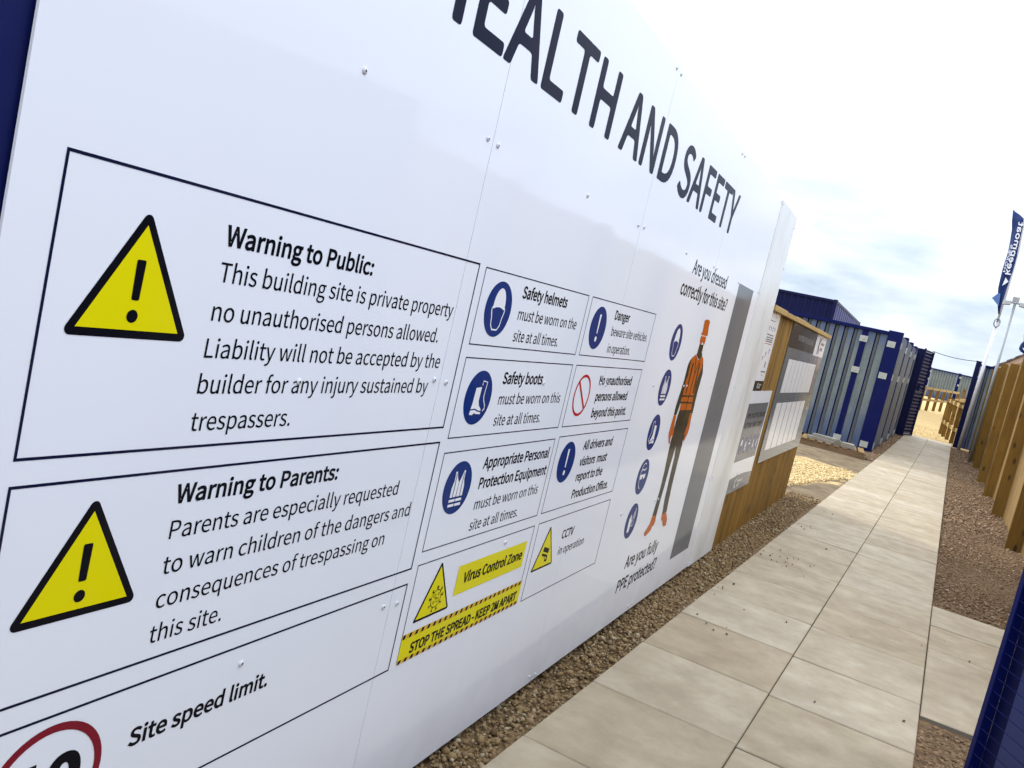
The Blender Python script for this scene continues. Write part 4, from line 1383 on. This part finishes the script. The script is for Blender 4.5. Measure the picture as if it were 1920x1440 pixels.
def ribbed(mb, p, d, n, length, z0, z1, pitch, depth, start=0.0):
    """flat galvanised ribs with a narrow channel between; the channel's first cheek is blue"""
    p, d, n = Vector(p), Vector(d), Vector(n)
    pts = [(0.0, 0.0)]
    mats = []
    t = start if start else pitch
    while t < length - 0.03:
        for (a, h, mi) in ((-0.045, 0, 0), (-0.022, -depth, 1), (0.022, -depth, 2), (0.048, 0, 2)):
            pts.append((t + a, h))
            mats.append(mi)
        t += pitch
    pts.append((length, 0))
    mats.append(0)
    v, f = [], []
    for (u, h) in pts:
        b = p + d * u + n * h
        v += [(b.x, b.y, z0), (b.x, b.y, z1)]
    for i in range(len(pts) - 1):
        mb.add([v[2 * i], v[2 * i + 2], v[2 * i + 3], v[2 * i + 1]], [(0, 1, 2, 3)], mats[i])


for i, lab in enumerate(unit_labels):
    o0 = Vector((0.375 + 0.026 * 2.19 * i, 19.3 + 2.19 * i, 0))
    st_ = thing('galvanised_store', lab, 'storage unit', (o0.x, o0.y, G(o0.y + 0.3) - 0.02), ROT, 'galvanised stores in a row beside the path')
    H_ = 2.49
    w_ = MB()
    # front (-y) from left to right, in three fields between blue posts
    for (a, b) in ((-6.0, -3.12), (-3.0, -0.775), (-0.66, -0.28)):
        ribbed(w_, (a, 0.02, 0), (1, 0, 0), (0, -1, 0), b - a, 0.03, 2.42, 0.19, 0.035)
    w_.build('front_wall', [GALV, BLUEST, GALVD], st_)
    w_ = MB()
    ribbed(w_, (-0.012, 0.16, 0), (0, 1, 0), (1, 0, 0), 1.86, 0.03, 2.42, 0.31, 0.03)
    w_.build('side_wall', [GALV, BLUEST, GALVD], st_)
    w_ = MB()
    w_.box((-6.0, 2.12, 0.03), (-0.05, 2.14, 2.42))
    w_.box((-6.02, 0.03, 0.03), (-6.0, 2.12, 2.42))
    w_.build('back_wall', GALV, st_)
    MB().box((-0.285, -0.01, 0.0), (0.0, 0.13, H_ + 0.03)).build('corner_post', BLUEST, st_, bevel=0.006)
    MB().box((-0.10, 2.055, 0.0), (-0.004, 2.17, H_ + 0.05)).build('corner_post', BLUEST, st_, bevel=0.006)
    for a in (-0.775, -3.12):
        MB().box((a, -0.004, 0.02), (a + 0.115, 0.06, 2.43)).build('door_post', BLUEST, st_)
    MB().box((-6.03, -0.03, 2.425), (-0.29, 0.07, H_)).build('roof_rail', BLUEST, st_)
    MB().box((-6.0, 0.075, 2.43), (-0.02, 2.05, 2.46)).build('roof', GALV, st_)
    for z in (0.06, 1.52, 2.18):
        for a in (-0.795, -0.255, -3.14):
            q = MB()
            q.box((a, -0.020, z), (a + 0.155, -0.0045 if a < -0.3 else -0.0105, z + 0.125))
            q.box((a + 0.055, -0.027, z + 0.045), (a + 0.10, -0.0205, z + 0.085))
            q.build('hinge_plate', PLATE, st_)
        MB().box((0.0005, 0.01, z), (0.012, 0.13, z + 0.13)).build('hinge_plate', PLATE, st_)
        MB().box((-0.009, 1.98, z), (0.008, 2.185, z + 0.13)).build('hinge_plate', PLATE, st_)

# pallet with stone offcuts in front of the first store
pl = thing('pallet', 'low dirty brown timber pallet on soil in front of the galvanised store', 'pallet', (-0.80, 17.25, G(17.25) - 0.03), math.radians(5))
MB().bar((0, -0.03, 0.05), (1.16, -0.03, 0.05), 0.05, 0.11).build('bearer', WOOD_D, pl)
MB().bar((0, 0.45, 0.05), (1.16, 0.45, 0.05), 0.05, 0.11).build('bearer', WOOD_D, pl)
MB().bar((0, 0.90, 0.05), (1.16, 0.90, 0.05), 0.05, 0.11).build('bearer', WOOD_D, pl)
for k in range(8):
    a = 0.01 + k * 0.147 + random.uniform(-.012, .012)
    q = MB()
    q.box((a, -0.07 + random.uniform(-.02, .02), 0.107), (a + 0.105, 0.94, 0.128))
    q.build('deck_board', WOOD_Q if k in (0, 1, 7) else WOOD_D, pl)
for nm, lab, loc, rz, dims in (('stone_offcut', 'long pale stone offcut lying across the middle of the pallet', (-0.42, 17.40, 0.100), 0.10, (0.62, 0.16, 0.06)),
                               ('stone_offcut', 'upper grey stone offcut lying on the long pale offcut on the pallet', (-0.40, 17.42, 0.162), 0.02, (0.46, 0.12, 0.05)),
                               ('stone_offcut', 'short pale stone offcut near the right end of the pallet', (0.03, 17.40, 0.100), 0.08, (0.26, 0.2, 0.09))):
    q = MB()
    a, b, c = dims
    q.hexa([(-a / 2, -b / 2, 0), (a / 2, -b / 2 + .02, 0), (a / 2 - .03, b / 2, 0), (-a / 2 + .02, b / 2, 0),
            (-a / 2, -b / 2, c), (a / 2 - .02, -b / 2 + .02, c * .9), (a / 2 - .03, b / 2, c), (-a / 2 + .03, b / 2, c * .95)])
    o = q.build(nm, STONE, bevel=0.004, label=lab, category='stone', group='stone offcuts on the pallet')
    o.location = loc
    o.rotation_euler = (0, 0, rz)
q = MB()
q.add([(-.13, 0, 0), (.13, .02, 0), (0.0, -.02, .12), (-.13, .10, 0), (.13, .12, 0), (0, .08, .12)], [(0, 1, 2), (5, 4, 3), (0, 3, 4, 1), (1, 4, 5, 2), (2, 5, 3, 0)])
o = q.build('stone_offcut', STONE, label='pointed triangular stone offcut standing upright on the pallet', category='stone', group='stone offcuts on the pallet')
o.location = (-0.14, 17.30, 0.101)

# ------------------------------------------------------------------ dark blue entrance gate at the end of the path
gl = thing('entrance_gate', 'tall dark navy steel gate leaf folded open at the end of the path', 'gate', (0.50, 26.9, G(27)))
q = MB()
q.box((0.03, -0.02, 0.0), (0.26, 0.02, 2.50))
q.build('folded_panel', NAVYD, gl)
q = MB()
q.bar((0.14, -0.035, 0.02), (0.14, -0.035, 2.48), 0.03, 0.03, up=(0, 1, 0))
q.bar((0.245, -0.03, 0.0), (0.245, -0.03, 2.53), 0.05, 0.06, up=(0, 1, 0))
q.bar((0.455, 0.87, 0.0), (0.455, 0.87, 2.50), 0.075, 0.06, up=(0, 1, 0))
for z in (0.03, 1.18, 1.30, 2.47):
    q.bar((0.245, 0.0, z), (0.45, 0.85, z), 0.05, 0.05)
q.build('gate_frame', NAVYD, gl)
q = MB()
z = 0.09
while z < 2.42:
    q.bar((0.243, 0.0, z), (0.440, 0.83, z), 0.02, 0.045)
    z += 0.098
q.build('mesh_bars', NAVYD, gl)
MB().bar((0.225, 0.03, 0.05), (0.425, 0.85, 0.05), 0.008, 0.01).box((0.30, 0.2, 1.32), (0.36, 0.26, 1.5)).build('latch', NAVYD, gl)
MB().hexa([(0.215, .02, .06), (0.222, .02, .06), (0.425, .85, .06), (0.418, .85, .06), (0.215, .02, 2.44), (0.222, .02, 2.44), (0.425, .85, 2.44), (0.418, .85, 2.44)]).build('back_sheet', plain('slate_blue_paint', (0.008, 0.012, 0.060), 0.8, 0, 0.1, 3, spec=0.05), gl)
gp = thing('gate_post', 'tall square navy steel gate post beside the white flagpole', 'post', (2.135, 27.45, G(27.4)))
MB().box((-0.065, -0.06, 0), (0.065, 0.06, 2.49)).build('post', NAVYD, gp, bevel=0.006)
MB().box((-0.075, -0.07, 2.4905), (0.075, 0.07, 2.505)).build('cap', NAVYD, gp)
MB().box((0.066, -0.05, 2.1), (0.10, -0.01, 2.2)).box((0.066, -0.05, 0.4), (0.10, -0.01, 0.5)).build('hinge', PLATE, gp)
q = MB()
pts = [(0.92 + (2.11 - 0.92) * t, 27.5 - 0.05 * t, 2.60 - 0.02 * t - 0.05 * math.sin(math.pi * t)) for t in [i / 10 for i in range(11)]]
q.tube(pts, 0.009, 6)
q.build('overhead_cable', CABLE, label='thin dark cable strung between the navy gate and its post', category='cable')
gpan = thing('metal_fence', 'narrow grey galvanised fence panel between the gate post and the timber fence', 'fence', (2.22, 27.75, G(27.7)))
q = MB()
ribbed(q, (0, 0, 0), (1, 0, 0), (0, -1, 0), 1.4, 0.0, 2.38, 0.19, 0.03)
q.build('sheet', [GALV, BLUEST, GALVD], gpan)
MB().box((-0.02, -0.03, 2.38), (1.42, 0.03, 2.44)).build('top_rail', BLUEST, gpan)

# ------------------------------------------------------------------ flags and lamp
def flag_cloth(rows, y0, amp, slant=False):
    """rows: (z, left x, right x), a rippled cloth with thickness"""
    n = 10
    v, f = [], []
    for r_, (z, a, b) in enumerate(rows):
        for j in range(n + 1):
            t = j / n
            top = 0.155 * (1 - t) - 0.06 * t if r_ == 0 and slant else 0.0
            v.append((a + (b - a) * t, y0 + amp * math.sin(t * 7.5 + r_ * 0.55) * (1 - t) ** 0.5 + 0.5 * amp * math.sin(r_ * 0.9), z + top))
    for i in range(len(rows) - 1):
        for j in range(n):
            k = i * (n + 1) + j
            f.append((k, k + n + 1, k + n + 2, k + 1))
    return v, f


fp = thing('flagpole', 'white flagpole with a dark blue banner, standing by the gate post', 'flag', (2.225, 27.15, G(27.1)))
MB().tube([(0, 0, -0.05), (0.02, 0, 1.6), (0.052, 0, 3.63)], [0.048, 0.046, 0.042], 14).build('pole', WHITEPOLE, fp, smooth=True)
MB().tube([(0.052, 0, 3.60), (0.075, 0, 4.7), (0.07, 0, 5.6), (0.02, 0, 6.30), (-0.01, 0, 6.50)], [0.030, 0.028, 0.024, 0.020, 0.018], 12).build('upper_pole', WHITEPOLE, fp, smooth=True)
q = MB()
ring = [(0.045 + 0.07 * math.cos(t), -0.05, 3.62 + 0.12 * math.sin(t)) for t in [2 * math.pi * i / 16 for i in range(17)]]
q.tube(ring, 0.018, 8)
q.build('weight_ring', GREYPOLE, fp, smooth=True)
ox = 2.225
rows = [(6.545, 1.892 - ox, 2.225 - ox), (6.40, 1.94 - ox, 2.235 - ox), (6.18, 1.995 - ox, 2.255 - ox), (5.87, 2.03 - ox, 2.28 - ox), (5.56, 2.055 - ox, 2.29 - ox), (5.3, 2.045 - ox, 2.295 - ox),
        (5.06, 2.040 - ox, 2.295 - ox), (4.8, 2.05 - ox, 2.292 - ox), (4.55, 2.065 - ox, 2.290 - ox), (4.30, 2.12 - ox, 2.285 - ox), (4.05, 2.185 - ox, 2.275 - ox), (3.86, 2.245 - ox, 2.27 - ox)]
v, f = flag_cloth(rows, -0.01, 0.05, True)
q = MB()
q.add(v, f)
ban = q.build('banner', FLAGBLUE, fp, smooth=True)
sol = ban.modifiers.new('thickness', 'SOLIDIFY')
sol.thickness = 0.006
q = MB()
q.add([(2.11 - ox, -.05, 4.42), (1.985 - ox, -.09, 4.25), (2.20 - ox, -.04, 4.07), (2.16 - ox, -.02, 4.40)], [(0, 1, 2, 3)])
fl = q.build('loose_corner', FLAGPALE, fp)
fl.modifiers.new('thickness', 'SOLIDIFY').thickness = 0.006


def flag_text(s, z0, z1, x, height, name):
    """letters running up the banner, seen from the back (mirrored)"""
    polys = text_polys(s, 0, z1 - z0, 0, height)
    vv, ff = fill(polys, height * 0.05)
    q = MB()
    q.add([(x(z0 + a) + b, -0.072, z0 + a) for a, b in vv], [g[::-1] for g in ff])
    return q.build(name, FLAGTXT, ban)


flag_text('keepmoat', 4.95, 6.38, lambda z: 2.135 - ox - 0.05 * max(0, (z - 5.8)), 0.115, 'lettering')
flag_text('HOMES', 5.00, 5.75, lambda z: 2.068 - ox + 0.0 * z, 0.05, 'lettering')
q = MB()
q.add([(2.14 - ox, -.072, 4.62), (2.26 - ox, -.072, 4.76), (2.17 - ox, -.072, 4.86), (2.23 - ox, -.072, 4.72)], [(0, 1, 2), (0, 3, 1)])
q.build('emblem', FLAGTXT, ban)

f2 = thing('flagpole', 'white flagpole behind the timber fence with its blue banner furled low at the right edge', 'flag', (2.80, 22.0, 0.02))
MB().tube([(0, 0, -0.05), (0, 0, 6.2)], 0.042, 12).build('pole', WHITEPOLE, f2, smooth=True)
rows = [(5.5, -0.30, -.03), (4.9, -0.24, -.03), (4.2, -0.22, -.03), (3.5, -0.19, -.03), (3.13, -.178, -.03), (2.99, -.150, -.03), (2.915, -.19, -.03), (2.81, -.203, -.03), (2.755, -.166, -.03), (2.72, -.07, -.03)]
v, f = flag_cloth(rows, -0.01, 0.04)
q = MB()
q.add(v, f)
b2 = q.build('banner', FLAGBLUE, f2, smooth=True)
b2.modifiers.new('thickness', 'SOLIDIFY').thickness = 0.006
q = MB()
q.add([(-.14, -.075, 2.845), (-.11, -.075, 2.795), (-.05, -.075, 2.785), (-.08, -.075, 2.82)], [(0, 1, 2, 3)])
q.build('emblem', FLAGTXT, b2)

k_ = 23.6 / 33.0
lc = thing('lamp_column', 'slim grey lamp column with two floodlights and a box on top, by the timber fence', 'lamp post', (1.1 + 1.784 * k_, 23.6, 0.02))
MB().tube([(0, 0, -0.05), (0, 0, 3.93)], [0.036, 0.030], 12).build('pole', GREYPOLE, lc, smooth=True)
q = MB()
q.box((-0.075, -0.05, 3.955), (0.065, 0.05, 4.07))
q.build('junction_box', LAMPW, lc, bevel=0.006)
MB().bar((-0.14, 0, 3.925), (0.14, 0, 3.925), 0.03, 0.03).build('cross_arm', GREYPOLE, lc)
for s in (-1, 1):
    q = MB()
    q.hexa([(s * .09, -.07, 3.87), (s * .26, -.09, 3.85), (s * .26, .05, 3.85), (s * .09, .05, 3.87),
            (s * .09, -.05, 3.965), (s * .25, -.07, 3.95), (s * .25, .05, 3.96), (s * .09, .05, 3.975)])
    h_ = q.build('floodlight', LAMPW, lc, bevel=0.008, fix=True)
    MB().hexa([(s * .105, -.066, 3.862), (s * .245, -.082, 3.845), (s * .245, .04, 3.845), (s * .105, .04, 3.862),
               (s * .105, -.066, 3.866), (s * .245, -.082, 3.849), (s * .245, .04, 3.849), (s * .105, .04, 3.866)]).build('lens', LENS, h_, fix=True)

# ------------------------------------------------------------------ timber fence on the right
tf = thing('timber_fence', 'tall brown timber fence with boards standing out from it along the right of the path', 'fence')


def fx(y):
    return 2.325 + 0.0095 * y


q = MB()
y = 4.35
while y < 27.3:
    w = 0.145
    top = 2.40 + random.uniform(-.02, .02)
    x0, x1 = fx(y), fx(y + w)
    d_ = random.uniform(0.0, 0.003)
    q.hexa([(x0 + d_, y + .001, G(y) - .04), (x0 + d_ + .02, y + .001, G(y) - .04), (x1 + d_ + .02, y + w - .003, G(y) - .04), (x1 + d_, y + w - .003, G(y) - .04),
            (x0 + d_, y + .001, G(y) + top), (x0 + d_ + .02, y + .001, G(y) + top), (x1 + d_ + .02, y + w - .003, G(y) + top), (x1 + d_, y + w - .003, G(y) + top)])
    y += w
q.build('boards', WOOD_Q, tf)
q = MB()
for z in (0.25, 1.2, 2.15):
    a, b = (fx(4.35) + .068, 4.35), (fx(27.3) + .068, 27.3)
    q.bar((a[0], a[1], z), (b[0], b[1], z + .06), 0.045, 0.09)
q.build('rails', WOOD_P, tf)
for fy, w in ((26.9, .10), (25.6, .11), (24.2, .12), (22.4, .13), (19.2, .15), (16.6, .15), (14.05, .15), (11.05, .16), (8.6, .16), (6.3, .16)):
    hh = 2.44 + random.uniform(-.04, .05)
    q = MB()
    x1 = fx(fy) - 0.004
    t_ = 0.024
    z0 = G(fy) - 0.05
    lean = random.uniform(-.015, .015)
    q.hexa([(x1 - w, fy + .03, z0), (x1, fy, z0), (x1, fy + t_, z0), (x1 - w, fy + .03 + t_, z0),
            (x1 - w + lean, fy + .03, z0 + hh), (x1 + lean, fy, z0 + hh), (x1 + lean, fy + t_, z0 + hh), (x1 - w + lean, fy + .03 + t_, z0 + hh)])
    q.build('standing_board', WOOD_R, tf, bevel=0.002)

# near gate leaf in the lower right corner
ng = thing('mesh_gate', 'blue steel gate leaf with fine wire mesh standing open at the lower right', 'gate', (1.609, 3.90, 0.0), -math.radians(62))
L_ = 2.0
q = MB()
q.box((0, -0.022, 0.03), (0.028, 0.022, 2.38))
q.box((L_ - 0.04, -0.022, 0.03), (L_, 0.022, 2.38))
q.box((0.028, -0.02, 0.031), (L_ - 0.04, 0.02, 0.07))
q.box((0.028, -0.02, 2.34), (L_ - 0.04, 0.02, 2.379))
q.build('frame', NAVY, ng, bevel=0.003)
q = MB()
z = 0.10
while z < 2.33:
    q.bar((0.028, -0.016, z), (L_ - 0.04, -0.016, z), 0.0026, 0.0026)
    z += 0.053
t = 0.34
while t < L_ - 0.05:
    q.bar((t, -0.0200, 0.07), (t, -0.0200, 2.34), 0.0035, 0.0035, up=(0, 1, 0))
    t += 0.30
q.build('wire_mesh', NAVY, ng)
q = MB()
q.box((0.128, 0.004, 0.072), (L_ - 0.042, 0.012, 2.338))
q.build('sheet', plain('blue_sheet_paint', (0.008, 0.020, 0.115), 0.38, 0, 0.15, 2.5), ng)
q = MB()
q.box((0.135, 0.014, 0.072), (0.165, 0.032, 2.338))
q.box((0.029, 0.020, 0.072), (0.133, 0.026, 2.338))
q.build('stile', NAVYD, ng)
hp_ = thing('gate_post', 'square navy post carrying the open mesh gate leaf', 'post', (2.62, 2.10, 0))
MB().box((-0.06, -0.06, -0.05), (0.06, 0.06, 2.50)).build('post', NAVY, hp_, bevel=0.005)
MB().box((-0.085, -0.02, 0.3), (-0.0605, 0.02, 0.42)).box((-0.085, -0.02, 2.0), (-0.0605, 0.02, 2.12)).build('hinge', PLATE, hp_)
# blue hoarding carrying on behind the camera
bh = thing('steel_hoarding', 'navy blue corrugated steel hoarding running on from the mesh gate post', 'fence')
q = MB()
corrug(q, (2.66, 2.03, 0), (0, -1, 0), (-1, 0, 0), 9.0, 0.0, 2.44, 0.28, 0.035)
q.build('sheet', NAVY, bh)
MB().box((2.70, -7.0, 2.30), (2.75, 2.0, 2.36)).box((2.70, -7.0, 0.4), (2.75, 2.0, 0.46)).build('rail', NAVYD, bh)

# ------------------------------------------------------------------ yard beyond the gate
def rail_fence(name, label, posts, rails, hgt, rad=0.05):
    t = thing(name, label, 'fence')
    for (x, y) in posts:
        g = G(y)
        q = MB()
        q.box((x - rad, y - rad, g - 0.05), (x + rad, y + rad, g + hgt + random.uniform(-.02, .03)))
        q.build('post', WOOD_R, t)
    for zf in rails:
        q = MB()
        for (a, b) in zip(posts[:-1], posts[1:]):
            q.bar((a[0] - rad * 0.4, a[1] - rad - .02, G(a[1]) + hgt * zf), (b[0] + rad * 0.4, b[1] - rad - .02, G(b[1]) + hgt * zf), 0.035, 0.11)
        q.build('rail', WOOD_X, t)
    return t


rail_fence('rail_fence', 'timber post and rail fence across the far side of the woodchip yard',
           [(-0.1, 42.2), (0.40, 43.8), (0.90, 45.0), (1.21, 46.4), (1.53, 48.0), (1.84, 49.8), (2.18, 52.2), (2.60, 54.6)], (0.45, 0.95), 1.12, 0.07)
rail_fence('rail_fence', 'short timber rail fence turning a corner just beyond the right gate post',
           [(2.34, 28.6), (2.06, 29.0), (1.955, 30.2), (1.86, 31.2), (1.78, 32.2), (2.08, 34.6), (2.42, 36.9), (2.8, 39.4), (3.3, 42)], (0.33, 0.92), 1.22, 0.055)
MB().box((2.32, 39.95, 0.3), (2.44, 40.05, 1.86)).build('timber_post', WOOD_Q, label='single pale timber post standing beyond the corner rail fence', category='post')

far_labels = ('far galvanised store across the yard, partly hidden by the dark gate leaf', 'far galvanised store filling the middle of the gateway behind the rails',
              'far galvanised store seen beside the right gate post')
for k, lab in enumerate(far_labels):
    x0 = 0.76 - 2.27 + k * 2.27
    t = thing('galvanised_store', lab, 'storage unit', (x0, 80 + k * 0.15, G(80)), 0, 'galvanised stores across the far side of the yard')
    q = MB()
    ribbed(q, (0.14, 0, 0), (1, 0, 0), (0, -1, 0), 2.0, 0.0, 2.28, 0.2, 0.06)
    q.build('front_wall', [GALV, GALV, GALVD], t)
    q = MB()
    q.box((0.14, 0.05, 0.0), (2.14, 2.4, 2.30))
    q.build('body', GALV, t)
    for a in (0.0, 2.15):
        MB().box((a, -0.03, 0), (a + 0.12, 0.12, 2.42)).build('corner_post', BLUEST, t)
    MB().box((0.125, -0.05, 2.30), (2.145, 0.05, 2.38)).build('roof_rail', BLUEST, t)
    for z in (0.7, 1.35, 2.0):
        MB().box((-0.03, -0.06, z), (0.15, -0.031, z + 0.16)).build('hinge_plate', PLATE, t)

# upper blue container on an earth bank
bank = MB()
bank.add([(-14, 31, .1), (-1.6, 31, .1), (-1.6, 52, .4), (-14, 52, .4), (-12.5, 34, 1.42), (-2.3, 34, 1.42), (-2.3, 49, 1.42), (-12.5, 49, 1.42)],
         [(0, 1, 5, 4), (1, 2, 6, 5), (2, 3, 7, 6), (3, 0, 4, 7), (4, 5, 6, 7)])
bank.build('earth_bank', EARTH, kind='structure')
sc_ = thing('shipping_container', 'dark blue corrugated shipping container showing above the galvanised stores', 'container', (-2.79 - 2.44, 35.3, 1.44))
q = MB()
corrug(q, (0.14, 0.03, 0), (1, 0, 0), (0, -1, 0), 2.16, 0.15, 2.50, 0.27, 0.04)
q.build('end_wall', NAVYD, sc_)
q = MB()
corrug(q, (2.42, 0.14, 0), (0, 1, 0), (1, 0, 0), 11.9, 0.15, 2.50, 0.80, 0.09)
corrug(q, (0.02, 12.05, 0), (0, -1, 0), (-1, 0, 0), 11.9, 0.15, 2.50, 0.30, 0.05)
corrug(q, (2.3, 12.16, 0), (-1, 0, 0), (0, 1, 0), 2.16, 0.15, 2.50, 0.27, 0.04)
q.build('side_wall', plain('skylit_blue_paint', (0.028, 0.038, 0.150), 0.5, 0, 0.12, 2), sc_)  # paler than the end wall: skylight on the sides painted into the colour
MB().box((0.05, 0.05, 2.505), (2.39, 12.14, 2.53)).build('roof', NAVYD, sc_)
q = MB()
for xx in (0.0, 2.30):
    for yy in (0.0, 12.05):
        q.box((xx, yy, 0), (xx + .14, yy + .14, 2.62))
q.box((0.141, -0.005, 2.50), (2.299, 0.06, 2.60))
q.box((2.38, 0.141, 2.50), (2.435, 12.049, 2.59))
q.box((0.141, -0.005, 0.02), (2.299, 0.06, 0.15))
q.build('corner_frame', NAVYD, sc_)
q = MB()
for xx in (0.02, 2.32):
    q.box((xx + .02, -0.004, 2.52), (xx + .08, -0.001, 2.60))
q.build('corner_casting_hole', plain('black_hole', (0.004, 0.004, 0.006), 0.9), sc_)

# house gable over the fence
hs = thing('house', 'pale brick house with a dark tiled verge showing over the timber fence', 'house', (0, 0, 0))
gz = G(38)
X_e, X_r, Z_e, sl = 2.9, 5.2, 2.78, 0.822
q = MB()
zr = Z_e + (X_r - X_e) * sl
q.add([(X_e + .3, 38, gz - .1), (2 * X_r - X_e - .3, 38, gz - .1), (2 * X_r - X_e - .3, 38, Z_e + .3 * sl - .06), (X_r, 38, zr - .06), (X_e + .3, 38, Z_e + .3 * sl - .06),
       (X_e + .3, 47, gz - .1), (2 * X_r - X_e - .3, 47, gz - .1), (2 * X_r - X_e - .3, 47, Z_e + .3 * sl - .06), (X_r, 47, zr - .06), (X_e + .3, 47, Z_e + .3 * sl - .06)],
      [(0, 1, 2, 3, 4), (9, 8, 7, 6, 5), (0, 4, 9, 5), (2, 1, 6, 7)])
q.build('wall', BRICK, hs)
q = MB()
for s in (0, 1):
    def px(u):
        return u if s == 0 else 2 * X_r - u
    a, b = px(X_e), px(X_r)
    q.add([(a, 37.85, Z_e - .04), (b, 37.85, zr - .04), (b, 47.15, zr - .04), (a, 47.15, Z_e - .04), (a, 37.85, Z_e + .02), (b, 37.85, zr + .02), (b, 47.15, zr + .02), (a, 47.15, Z_e + .02)],
          [(0, 1, 2, 3), (4, 5, 6, 7), (0, 1, 5, 4), (1, 2, 6, 5), (2, 3, 7, 6), (3, 0, 4, 7)])
rf = q.build('roof', TILE, hs, fix=True)
q = MB()
u = X_e + 0.05
while u < X_r:
    z = Z_e + (u - X_e) * sl
    q.hexa([(u, 37.80, z + .0), (u + .14, 37.80, z + .14 * sl), (u + .14, 38.05, z + .14 * sl), (u, 38.05, z), (u, 37.80, z + .07), (u + .14, 37.80, z + .14 * sl + .05), (u + .14, 38.05, z + .14 * sl + .05), (u, 38.05, z + .07)])
    u += 0.235
q.build('verge_tiles', TILE, rf)
